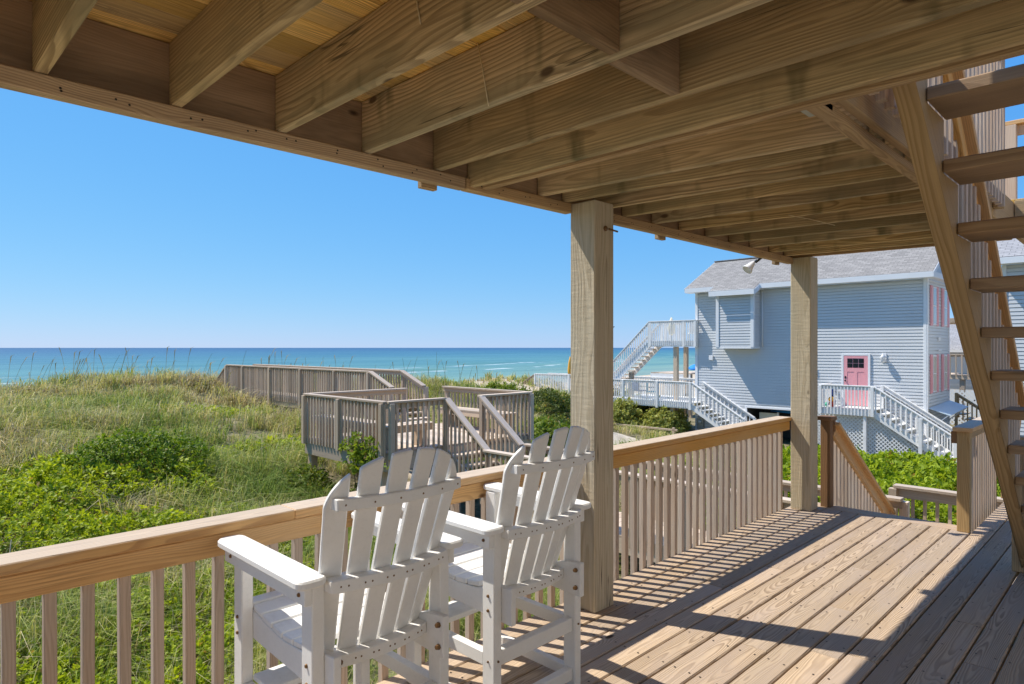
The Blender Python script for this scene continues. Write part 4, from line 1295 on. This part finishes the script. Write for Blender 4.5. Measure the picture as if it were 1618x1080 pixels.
bu = thing('beach_umbrella', 'blue tilted beach umbrella on the little sea deck', 'umbrella', (36.3, 20.7, -.36))
lathe('canopy', [(.02, .17), (.2, .14), (.36, .05), (.44, -.04), (.42, -.05), (.02, .13)], 'bright_blue', bu, aim((36.3, 20.3, .36), (-.25, -.1, 1)), 12)
tube('pole', [(36.3, 20.3, .04), (36.3, 20.3, .5)], .02, 'white', bu)

# unseen house behind the camera, added to bounce warm light on chairs and joists
oh = thing('tan_bounce_house', 'unseen tan sided house added to bounce warm light onto deck', 'house', (0, -6, GZ))
M['bounce_siding'] = plain('bounce_house_siding', (.54, .485, .415), .6, .3, .2, 2.)
siding('siding', (9., -4.6, 0), (-1, 0, 0), 18., -1.8, 6.2, oh, mat='bounce_siding')
mesh_obj('wall', [(9., -4.62, -1.8), (9., -12, -1.8), (-9., -12, -1.8), (-9., -4.62, -1.8), (9., -4.62, 6.2), (9., -12, 6.2), (-9., -12, 6.2), (-9., -4.62, 6.2)], [[0, 1, 5, 4], [1, 2, 6, 5], [2, 3, 7, 6]], 'bounce_siding', oh)
roof_plane('roof', [(-9.5, -4.1, 6.2), (9.5, -4.1, 6.2), (9.5, -8.3, 8.4), (-9.5, -8.3, 8.4)], 'shingle', oh)
roof_plane('roof', [(-9.5, -12.5, 6.2), (9.5, -12.5, 6.2), (9.5, -8.3, 8.4), (-9.5, -8.3, 8.4)], 'shingle', oh)
for x in (-6., -2., 2., 6.):
    f = bar('window', (x-.5, -4.598, 3.3), (x+.5, -4.53, 4.8), 'white_trim', oh)
    bar('pane', (x-.43, -4.529, 3.37), (x+.43, -4.524, 4.02), 'glass', f, bev=0)
    bar('pane', (x-.43, -4.529, 4.08), (x+.43, -4.524, 4.73), 'glass', f, bev=0)

# second blue house, right edge
h2 = thing('blue_house', 'second blue house seen through the open stairs at right', 'house', (28, -1, GZ))
H2X, H2Y = 25.6, 3.55
siding('siding', (H2X, H2Y, 0), (0, -1, 0), 10, GZ, 4.2, h2)
mesh_obj('wall', [(H2X+.02, H2Y, GZ), (34, H2Y, GZ), (34, H2Y, 4.2), (H2X+.02, H2Y, 4.2), (34, H2Y-10, GZ), (34, H2Y-10, 4.2), (H2X+.02, H2Y-10, GZ), (H2X+.02, H2Y-10, 4.2)],
         [[0, 1, 2, 3], [1, 4, 5, 2], [4, 6, 7, 5]], 'siding', h2)
roof_plane('roof', [(H2X-.45, H2Y+.4, 4.42), (H2X-.45, H2Y-10.4, 4.42), (29.8, H2Y-10.4, 6.9), (29.8, H2Y+.4, 6.9)], 'shingle_far', h2)
roof_plane('roof', [(34.45, H2Y+.4, 4.42), (29.8, H2Y+.4, 6.9), (29.8, H2Y-10.4, 6.9), (34.45, H2Y-10.4, 4.42)], 'shingle_far', h2)
bar('fascia', (H2X-.475, H2Y-10.4, 4.2), (H2X-.451, H2Y+.4, 4.40), 'white_trim', h2)
bar('soffit', (H2X-.45, H2Y-10.4, 4.2), (H2X-.01, H2Y+.4, 4.212), 'white_trim', h2)
bar('corner_board', (H2X-.045, H2Y-.1, GZ), (H2X-.022, H2Y+.02, 4.19), 'white_trim', h2)
for y in (1.2, -2.):
    f = bar('window', (H2X-.06, y-.45, .2), (H2X-.022, y+.45, 1.6), 'white_trim', h2)
    bar('pane', (H2X-.066, y-.38, .27), (H2X-.061, y+.38, .88), 'glass', f, bev=0)
    bar('pane', (H2X-.066, y-.38, .92), (H2X-.061, y+.38, 1.53), 'glass', f, bev=0)
bar('meter_box', (H2X-.14, 2.35, .35), (H2X-.024, 2.75, .95), 'siding', h2)

# houses and deck beyond the gap
h3 = thing('far_house', 'distant pale house with gray roof beyond the gap between blue houses', 'house', (52, 8, GZ))
bar('wall', (48.5, 3., GZ), (56, 15, 1.5), 'white_trim', h3)
roof_plane('roof', [(47.9, 15.5, 1.45), (47.9, 2.5, 1.45), (52.2, 2.5, 3.6), (52.2, 15.5, 3.6)], 'shingle_far', h3)
roof_plane('roof', [(56.5, 15.5, 1.45), (52.2, 15.5, 3.6), (52.2, 2.5, 3.6), (56.5, 2.5, 1.45)], 'shingle_far', h3)
bar('gutter', (47.86, 2.5, 1.30), (47.9, 15.5, 1.44), 'white_trim', h3)
d3 = thing('far_deck', 'distant wooden deck on posts beyond the gap between blue houses', 'deck', (45, 8, 0))
bar('floor', (43.6, 5.5, -.2), (47, 10.5, .05), 'gray', d3)
rail(d3, (43.6, 5.5, .05), (43.6, 10.5, .05), 1.15, GW, pitch=.28, bal=.07, bal_lo=0., side=(-1, 0, 0))
for y in (6.2, 7.9, 9.8): bar('post', (43.7, y-.12, GZ), (43.95, y+.12, -.2), 'gray', d3)
for i in range(7):
    bar('tread', (44.3, 6.2+.35*i, -.6-.3*i), (45.5, 6.6+.35*i, -.52-.3*i), 'gray', d3)
bar('floor', (43.6, 4.0, 3.0), (47, 10.5, 3.25), 'gray', d3)
d4 = thing('lattice_fence', 'pale lattice fence standing under the distant deck', 'fence', (42, 7.5, GZ))
lattice(d4, [[(4.5, GZ-.2), (10.5, GZ-.2), (10.5, -.75), (4.5, -.75)]], 42.4, pitch=.16, w=.085)
for y in (4.5, 6.5, 8.5, 10.5): bar('fence_post', (42.42, y-.05, GZ-.2), (42.52, y+.05, -.7), 'white', d4)
d5 = thing('side_steps', 'small brown steps with railing beside the pale blue awning', 'steps', (33, 5.2, -2))
for i in range(5): bar('tread', (33.2, 5.9-.28*i, -1.3-.2*i), (34.4, 6.2-.28*i, -1.25-.2*i), 'gray', d5)
rail(d5, (33.2, 6.2, -1.25), (33.2, 4.7, -2.3), .9, ('newel', 'newel', 'newel'), pitch=.16, bal=.05, bal_lo=-.1, side=(-1, 0, 0))
bar('post', (33.1, 6.15, GZ), (33.2, 6.25, -.35), 'newel', d5)
for q, (x, y, mt, lab) in enumerate(((27.6, 4.2, 'black', 'dark rubbish bin standing at foot of the white porch steps'),)):
    b = thing('rubbish_bin', lab, 'bin', (x, y, GZ))
    lathe('bin_body', [(.24, 0), (.30, .9), (.02, .9)], mt, b, Matrix.Translation((x+1.6, y+.6, GZ)), 12)
    lathe('lid', [(.33, .905), (.33, .96), (.05, 1.03), (.01, 1.03)], mt, b, Matrix.Translation((x+1.6, y+.6, GZ)), 12)

# ------------------------------------------------------------------ vegetation
def tri_mesh(name, V, F, tint, mat, parent=None, kind=None):
    me = bpy.data.meshes.new(name)
    V = np.asarray(V, np.float32).reshape(-1, 3); F = np.asarray(F, np.int32).reshape(-1, 3)
    me.vertices.add(len(V)); me.vertices.foreach_set('co', V.ravel())
    me.loops.add(F.size); me.loops.foreach_set('vertex_index', F.ravel())
    me.polygons.add(len(F)); me.polygons.foreach_set('loop_start', np.arange(0, F.size, 3, dtype=np.int32))
    me.polygons.foreach_set('use_smooth', np.ones(len(F), bool))
    me.update()
    a = me.color_attributes.new('tint', 'FLOAT_COLOR', 'POINT')
    c = np.ones((len(V), 4), np.float32); c[:, :3] = np.asarray(tint, np.float32).reshape(-1, 3)
    a.data.foreach_set('color', c.ravel())
    me.materials.append(M[mat])
    o = bpy.data.objects.new(name, me)
    put(o, name, parent)
    if kind: o['kind'] = kind
    return o

def norm(a): return a/np.maximum(np.linalg.norm(a, axis=-1, keepdims=True), 1e-9)

def leaves(base, up, size, n, col_a, col_b, spread=.9, dead=.02):
    """Rosettes of n leaves at each base point; up: growth direction; size per rosette."""
    m = len(base)
    B = np.repeat(base, n, 0); U = np.repeat(up, n, 0); S = np.repeat(size, n)*rng.uniform(.7, 1.25, m*n)
    th = rng.uniform(0, 2*np.pi, m*n)
    ref = norm(np.cross(U, rng.normal(size=(m*n, 3))))
    out = norm(U*rng.uniform(.15, 1.0, (m*n, 1)) + ref*spread)
    P = B + U*(rng.uniform(-.8, .6, m*n)*S*1.2)[:, None]
    side = norm(np.cross(out, U) + 1e-6)
    nrm = np.cross(side, out)
    w = .27
    tip = P + out*S[:, None]
    mid = P + out*(S*.5)[:, None] + nrm*(S*.07)[:, None]
    L = mid + side*(S*w)[:, None]; Rr = mid - side*(S*w)[:, None]
    V = np.stack([P, L, tip, Rr], 1).reshape(-1, 3)
    b = np.arange(m*n)*4
    F = np.concatenate([np.stack([b, b+1, b+2], 1), np.stack([b, b+2, b+3], 1)])
    f = np.repeat(rng.uniform(0, 1, m), n)*.65 + rng.uniform(0, 1, m*n)*.35
    c = np.asarray(col_a)*(1-f[:, None]) + np.asarray(col_b)*f[:, None]
    y = rng.uniform(0, 1, m*n) < dead
    c[y] = (.30, .20, .05)
    return V, F, np.repeat(c, 4, 0)

def blades(base, h, width, lean, n_col):
    """Bent grass blades, 3 triangles each."""
    m = len(base)
    th = rng.uniform(0, 2*np.pi, m)
    d = np.stack([np.cos(th), np.sin(th), np.zeros(m)], 1)
    s = np.stack([-np.sin(th), np.cos(th), np.zeros(m)], 1)
    wind = np.array([.55, -.25, 0.])
    dd = d*lean[:, None] + wind*.28*lean[:, None]
    Z = np.array([0, 0, 1.])
    p1 = base + (Z*.55 + dd*.22)*h[:, None]
    p2 = base + (Z*(.95 - .35*lean[:, None]) + dd*.85)*h[:, None]
    w = width[:, None]
    V = np.stack([base - s*w*.5, base + s*w*.5, p1 - s*w*.4, p1 + s*w*.4, p2], 1).reshape(-1, 3)
    b = np.arange(m)*5
    F = np.concatenate([np.stack([b, b+1, b+3], 1), np.stack([b, b+3, b+2], 1), np.stack([b+2, b+3, b+4], 1)])
    return V, F, np.repeat(n_col, 5, 0)

def polar(n, u0, u1, f0, f1, p=1.0):
    u = rng.uniform(u0, u1, n)
    f = np.exp(np.log(f0) + (np.log(f1)-np.log(f0))*rng.uniform(0, 1, n)**p)
    return f*(1+u)/1.41421, f*(1-u)/1.41421
def keep_out(x, y):
    """False on the deck, boardwalk, steps, platforms and houses."""
    a = (y < 2.85) & (x < 8.7)
    b = (x > 7.6) & (x < 8.8) & (y < 9.6)
    e = (x > 7.6) & (x < 9.6) & (y < 2.6)
    c = (x > 6.3) & (x < 10.15) & (y > 9.42) & (y < 12.7)
    d = (x > 8.88) & (x < 9.98) & (y > 12.6) & (y < 24)
    h = (x > 27.0) & (y < 22.2) & (y > 4.6)
    p = (np.abs(y - (15.8 + .12*(x-22))) < 1.0) & (x > 17.5) & (x < 23.2)
    return ~(a | b | c | d | e | h | p)

def cell_dome(x, y, s, seed=0):
    """Rounded lumps, one per jittered cell: 1 on top, 0 between."""
    xi = np.floor(x/s); yi = np.floor(y/s)
    best = np.full(np.shape(x), 9.)
    for dx in (-1, 0, 1):
        for dy in (-1, 0, 1):
            cx = xi+dx; cy = yi+dy
            h1 = np.sin(cx*127.1 + cy*311.7 + seed)*43758.5453; h1 -= np.floor(h1)
            h2 = np.sin(cx*269.5 + cy*183.3 + seed)*43758.5453; h2 -= np.floor(h2)
            best = np.minimum(best, np.hypot(x/s - cx - .15 - .7*h1, y/s - cy - .15 - .7*h2))
    return np.clip(1 - (best/.75)**2, 0, 1)

def shrub_mask(x, y):
    """How much low shrub grows here, 0..1 (thick at the left near the deck, thin on the dune)."""
    ratio = x/np.maximum(y, .1)
    near = 1 - smooth((y - 12.6 - 2.5*(vnoise(x, y, 2.2, 5)-.5))/2.6)
    left = 1 - .9*smooth((ratio - .27 - .1*(vnoise(x, y, 1.7, 6)-.5))/.18)
    m = near*left
    m = m*(1 - .9*smooth((vnoise(x, y, 1.45, 40) - .60)/.08))*(1 - .7*smooth((ratio-.18)/.1)*smooth((vnoise(x, y, 1.1, 41) - .48)/.08))
    patch = smooth((vnoise(x, y, 2.3, 8) - .56)/.16)*(1 - smooth((y-15)/8))
    m = np.maximum(m, .5*patch)
    return m

# low shrubs on the near dune, one continuous cover
def ground_cover(name, n, region, hfun, size, colA, colB, jitter=.35):
    x, y = region(n)
    ok = keep_out(x, y)
    x, y = x[ok], y[ok]
    h = hfun(x, y)
    ok = h > .04
    x, y, h = x[ok], y[ok], h[ok]
    e = .12
    zc = zg(x, y) + h
    gx = (zg(x+e, y) + hfun(x+e, y) - zc)/e; gy = (zg(x, y+e) + hfun(x, y+e) - zc)/e
    nrm = norm(np.stack([-gx, -gy, np.ones_like(gx)], 1)*np.array([.8, .8, 1]))
    up_ = norm(nrm + rng.normal(size=nrm.shape)*jitter)
    depth = rng.uniform(0, 1, len(x))**1.6
    P = np.stack([x, y, zc - depth*np.minimum(h, .35)], 1)
    dist = np.hypot(x, y)
    sz = size*np.maximum(1, dist/9.)*rng.uniform(.8, 1.2, len(x))
    V, F, c = leaves(P, up_, sz, 7, colA, colB)
    return tri_mesh(name, V, F, c, 'leaf', None, 'stuff')
LA, LB = (.12, .20, .008), (.50, .56, .025)
def h_left(x, y):
    m = shrub_mask(x, y)
    return np.where(m > .12, .62*m*(.30 + .50*cell_dome(x, y, .85, 3) + .30*cell_dome(x, y, .38, 9)), 0)
ground_cover('shrub_ground_cover', 46000, lambda n: polar(n, -.93, .12, 4.6, 20, .85), h_left, .052, LA, LB)
def h_right(x, y):
    m = smooth((x - 9.7)/.8)*(1 - smooth((x-15.5)/2.5))*(1 - smooth((y - 5.5 - 2*(vnoise(x, y, 3, 12)-.5))/2.5))*smooth((y+1.5)/2)
    return 1.30*m*(.55 + .30*cell_dome(x, y, 1.1, 4) + .16*cell_dome(x, y, .45, 6))
ground_cover('shrub_bank', 20000, lambda n: (rng.uniform(9.6, 17, n), rng.uniform(-1.5, 8.5, n)), h_right, .06, (.13, .22, .010), (.42, .50, .03))
def h_low(x, y):
    m = smooth((vnoise(x, y, 1.6, 21) - .42)/.2)
    return .22*m*(.4 + .6*cell_dome(x, y, .4, 7))
ground_cover('low_creeping_plants', 12000, lambda n: (rng.uniform(2, 26, n), rng.uniform(2.9, 15.5, n)), h_low, .05, (.09, .14, .015), (.24, .27, .04))

# dune grass
def grass(name, n, region, per, hmul, colsel, wmin=.0045):
    x, y = region(n)
    ok = keep_out(x, y)
    dens = .12 + .95*smooth((vnoise(x, y, .95, 15)*.65 + vnoise(x, y, 3.6, 14)*.35 - .28)/.38)
    dens *= 1 - .80*np.clip(shrub_mask(x, y)*1.25, 0, 1)
    ok &= rng.uniform(0, 1, len(x)) < dens
    x, y = x[ok], y[ok]
    m = len(x)
    tall = hmul*(.25 + .55*vnoise(x, y, 2.1, 16) + .85*vnoise(x, y, .7, 17))*rng.uniform(.6, 1.4, m)
    tone = np.clip(.55*vnoise(x, y, 3.3, 18) + .55*vnoise(x, y, .6, 19) + .45*rng.uniform(0, 1, m) - .26, 0, 1)
    X = np.repeat(x, per) + rng.normal(size=m*per)*.085; Y = np.repeat(y, per) + rng.normal(size=m*per)*.085
    ok = keep_out(X, Y)
    h = np.repeat(tall, per)*rng.uniform(.5, 1.2, m*per)
    tn = np.clip(np.repeat(tone, per) + rng.normal(size=m*per)*.19, 0, 1)
    X, Y, h, tn = X[ok], Y[ok], h[ok], tn[ok]
    base = np.stack([X, Y, zg(X, Y) - .03], 1)
    dist = np.hypot(X, Y)
    w = np.maximum(wmin, dist*.00072)*rng.uniform(.7, 1.4, len(X))
    lean = rng.uniform(.3, 1.5, len(X))
    stops = np.array(colsel); pos = np.linspace(0, 1, len(stops))
    c = np.stack([np.interp(tn, pos, stops[:, k]) for k in range(3)], 1)
    c *= rng.uniform(.8, 1.2, (len(X), 1))
    V, F, cc = blades(base, h, w, lean, c)
    return tri_mesh(name, V, F, cc, 'grass', None, 'stuff')
GC = [(.115, .195, .026), (.235, .315, .06), (.36, .385, .10), (.49, .45, .18), (.62, .53, .31), (.29, .23, .16)]
grass('dune_grass', 17000, lambda n: polar(n, -.93, .14, 5.0, 36, .72), 22, .56, GC)
grass('side_grass', 7500, lambda n: polar(n, -.16, .36, 9., 46., .7), 15, .5, GC, .007)

# sea oats standing above the crest
def sea_oats(n):
    u = rng.uniform(-.93, .09, n); f = rng.uniform(19, 29, n)
    x, y = f*(1+u)/1.41421, f*(1-u)/1.41421
    ok = keep_out(x, y); x, y = x[ok], y[ok]
    ok = (vnoise(x, y, 2.4, 31) + .25*rng.uniform(0, 1, len(x))) > .55
    x, y = x[ok], y[ok]; m = len(x)
    V, F, T = [], [], []
    for i in range(m):
        b = Vector((x[i], y[i], gz(x[i], y[i]) - .03))
        h = rng.uniform(.85, 1.55); a = rng.uniform(0, 6.28); ln = rng.uniform(.05, .3)
        d = Vector((math.cos(a)*ln + .12, math.sin(a)*ln, 0))
        pts = [b + Vector((0, 0, h*t)) + d*(t*t*h) for t in (0, .35, .7, .9)]
        pts.append(pts[-1] + Vector((d.x*.5+.05, d.y*.5, .06))*h*.6)
        w = .0055
        k0 = len(V)
        for q, p in enumerate(pts):
            ww = w if q < 3 else (.016 if q == 3 and i % 3 else w*.8)
            V += [p + Vector((.707*ww, -.707*ww, 0)), p - Vector((.707*ww, -.707*ww, 0))]
        col = (.36, .29, .15) if i % 3 else (.20, .20, .08)
        T += [col]*len(pts)*2
        for q in range(len(pts)-1):
            k = k0+2*q
            F += [(k, k+1, k+3), (k, k+3, k+2)]
    tri_mesh('sea_oats', np.array([tuple(v) for v in V]), F, T, 'grass', None, 'stuff')
sea_oats(330)

# single shrubs
def shrub(label, cx, cy, rx, ry, h, n, colA, colB, size=.06, group=None, z=None, name='shrub', tight=False):
    z = gz(cx, cy) if z is None else z
    t = thing(name, label, 'shrub', (cx, cy, z), group)
    th = rng.uniform(0, 2*np.pi, n); ph = np.arccos(rng.uniform(-.15, 1, n))
    d = np.stack([np.sin(ph)*np.cos(th), np.sin(ph)*np.sin(th), np.cos(ph)], 1)
    lump = .72 + .38*cell_dome(d[:, 0]*2.3 + cx, d[:, 1]*2.3 + d[:, 2]*1.7 + cy, .9, 5) + .12*(vnoise(d[:, 0]*9, d[:, 1]*9 + d[:, 2]*7, 1, int(cx*7) % 50) - .5)
    r = lump*(1 - .38*rng.uniform(0, 1, n)**2)
    P = d*r[:, None]*np.array([rx, ry, h]) + np.array([cx, cy, z])
    up_ = norm(d/np.array([rx, ry, h])*h + rng.normal(size=d.shape)*.4 + np.array([0, 0, .25]))
    V, F, c = leaves(P, up_, size*rng.uniform(.8, 1.2, n), 7, colA, colB)
    tri_mesh('foliage', V, F, c, 'leaf', t)
    for k in range(4):
        a = k*1.7 + cx
        tube('stem', [(cx + .04*math.cos(a), cy + .04*math.sin(a), z-.15), (cx + .3*rx*math.cos(a), cy + .3*ry*math.sin(a), z + .4*h), (cx + .55*rx*math.cos(a+.3), cy + .55*ry*math.sin(a+.3), z + .75*h)], [.025, .018, .008], 'stem', t, 6)
    return t
DA, DB = (.06, .125, .008), (.26, .36, .02)
shrub('rounded dark green shrub rising from the bright low shrubs', 3.50, 13.1, 1.4, 1.0, .92, 3800, DA, DB, .055)
shrub('leafy green shrub in the shade under the platform corner', 6.9, 10.4, .9, 1.3, .85, 1500, (.06, .12, .012), (.2, .26, .02), .07)
shrub('green shrub beside the platform leg facing the dune', 6.15, 11.9, .6, .6, .6, 800, (.08, .14, .012), (.25, .3, .03), .06)
shrub('yellow green shrub below the front of the platform', 6.6, 8.9, .9, .6, .6, 900, (.08, .14, .012), (.25, .3, .03), .06)
for i, (u, f, r, h, lab) in enumerate((
        (.055, 17.5, 1.2, 1.1, 'bright green shrub between the platform corner and timber post'),
        (.07, 23., 1.6, 1.0, 'olive shrub below the white beach walkway'),
        (.035, 27., 1.7, .95, 'dark bushy shrub on the crest right of the platform'),
        (-.02, 26., 1.4, .75, 'low green shrub on the crest above the platform railing'),
        (.09, 29., 1.6, 1.1, 'gray green shrub near the foot of white walkway'),
        (.045, 20.5, 1.0, .8, 'small yellow green shrub behind the platform right corner'))):
    x, y = f*(1+u)/1.41421, f*(1-u)/1.41421
    shrub(lab, x, y, r, r*.8, h, 1500, (.06, .10, .015) if i in (1, 2, 4) else (.09, .16, .012), (.16, .19, .04) if i in (1, 2, 4) else (.26, .31, .03), .11, 'shrubs on the dune right of the platform')
for i, (x, y, r, h, lab) in enumerate((
        (27.4, 17.0, 1.1, 1.35, 'leafy shrub under the low white deck nearest the siding'),
        (26.9, 19.1, 1.2, 1.5, 'tall shrub under the middle of low white deck'),
        (26.6, 21.2, 1.2, 1.5, 'dark shrub under the far end of low white deck'),
        (29.4, 18.6, 1.6, 1.5, 'deep shaded shrub behind the posts of low deck'),
        (29.6, 21.2, 1.6, 1.6, 'shaded shrub behind the dark shrub under low deck'))):
    shrub(lab, x, y, r, r, h, 1300, (.18, .22, .04), (.48, .48, .12), .13, 'shrubs under the low white deck', z=gz(x, y)-.2)
# vine on the platform
vn = thing('vine', 'green vine climbing the platform railing from the dune', 'vine', (6.33, 10.1, -.6))
n = 170
P = np.stack([rng.normal(6.30, .05, n), rng.normal(10.1, .26, n), rng.normal(-.32, .14, n)], 1)
V, F, c = leaves(P, norm(np.array([-.5, -.3, .6]) + rng.normal(size=(n, 3))*.5), rng.uniform(.06, .1, n), 6, (.10, .18, .015), (.30, .36, .03))
tri_mesh('foliage', V, F, c, 'leaf', vn)
for k in range(5):
    tube('stem', [(6.4, 10.0+.1*k, -1.2), (6.33, 9.95+.12*k, -.6), (6.30, 10.+.1*k, -.1)], .008, 'stem', vn, 5)
# bleached twigs among the shrubs
tw = thing('dead_branch', 'bleached bare branch poking out of the shrubs at left', 'branch', (1.2, 7.2, -1.2))
bx, by = 1.08, 8.6
bz = gz(bx, by)
tube('branch', [(bx, by, bz), (bx-.02, by, bz+.45), (bx+.03, by+.02, bz+.95)], [.014, .010, .004], 'dead_twig', tw, 6)
tube('branch', [(bx, by, bz+.35), (bx-.12, by+.1, bz+.65), (bx-.16, by+.16, bz+1.0)], [.009, .007, .003], 'dead_twig', tw, 6)
# sandy path to the low white deck
xs_ = np.linspace(17.5, 23.2, 30); ys_ = np.linspace(-.9, .9, 6)
V = [(x, 15.8 + .12*(x-22) + q, gz(x, 15.8 + .12*(x-22) + q) + .012) for x in xs_ for q in ys_]
F = [[i*6+j, (i+1)*6+j, (i+1)*6+j+1, i*6+j+1] for i in range(29) for j in range(5)]
o = mesh_obj('sand_path', V, F, 'sand', None, smooth=True); o['kind'] = 'structure'
rp = thing('rope_fence', 'low pale timber edging beside the sandy path', 'fence', (25.5, 17, -2.4))
bar('edge_rail', (25.9, 15.4, gz(26, 16)+.3), (25.98, 19.6, gz(26, 16)+.38), 'gray', rp)
for y in (15.6, 19.4): bar('edge_post', (25.9, y-.06, gz(26, y)-.2), (26.0, y+.06, gz(26, 16)+.45), 'gray', rp)

for o in sc.objects:
    if o.type == 'MESH' and not o.name.startswith(('ground', 'ocean')): pass
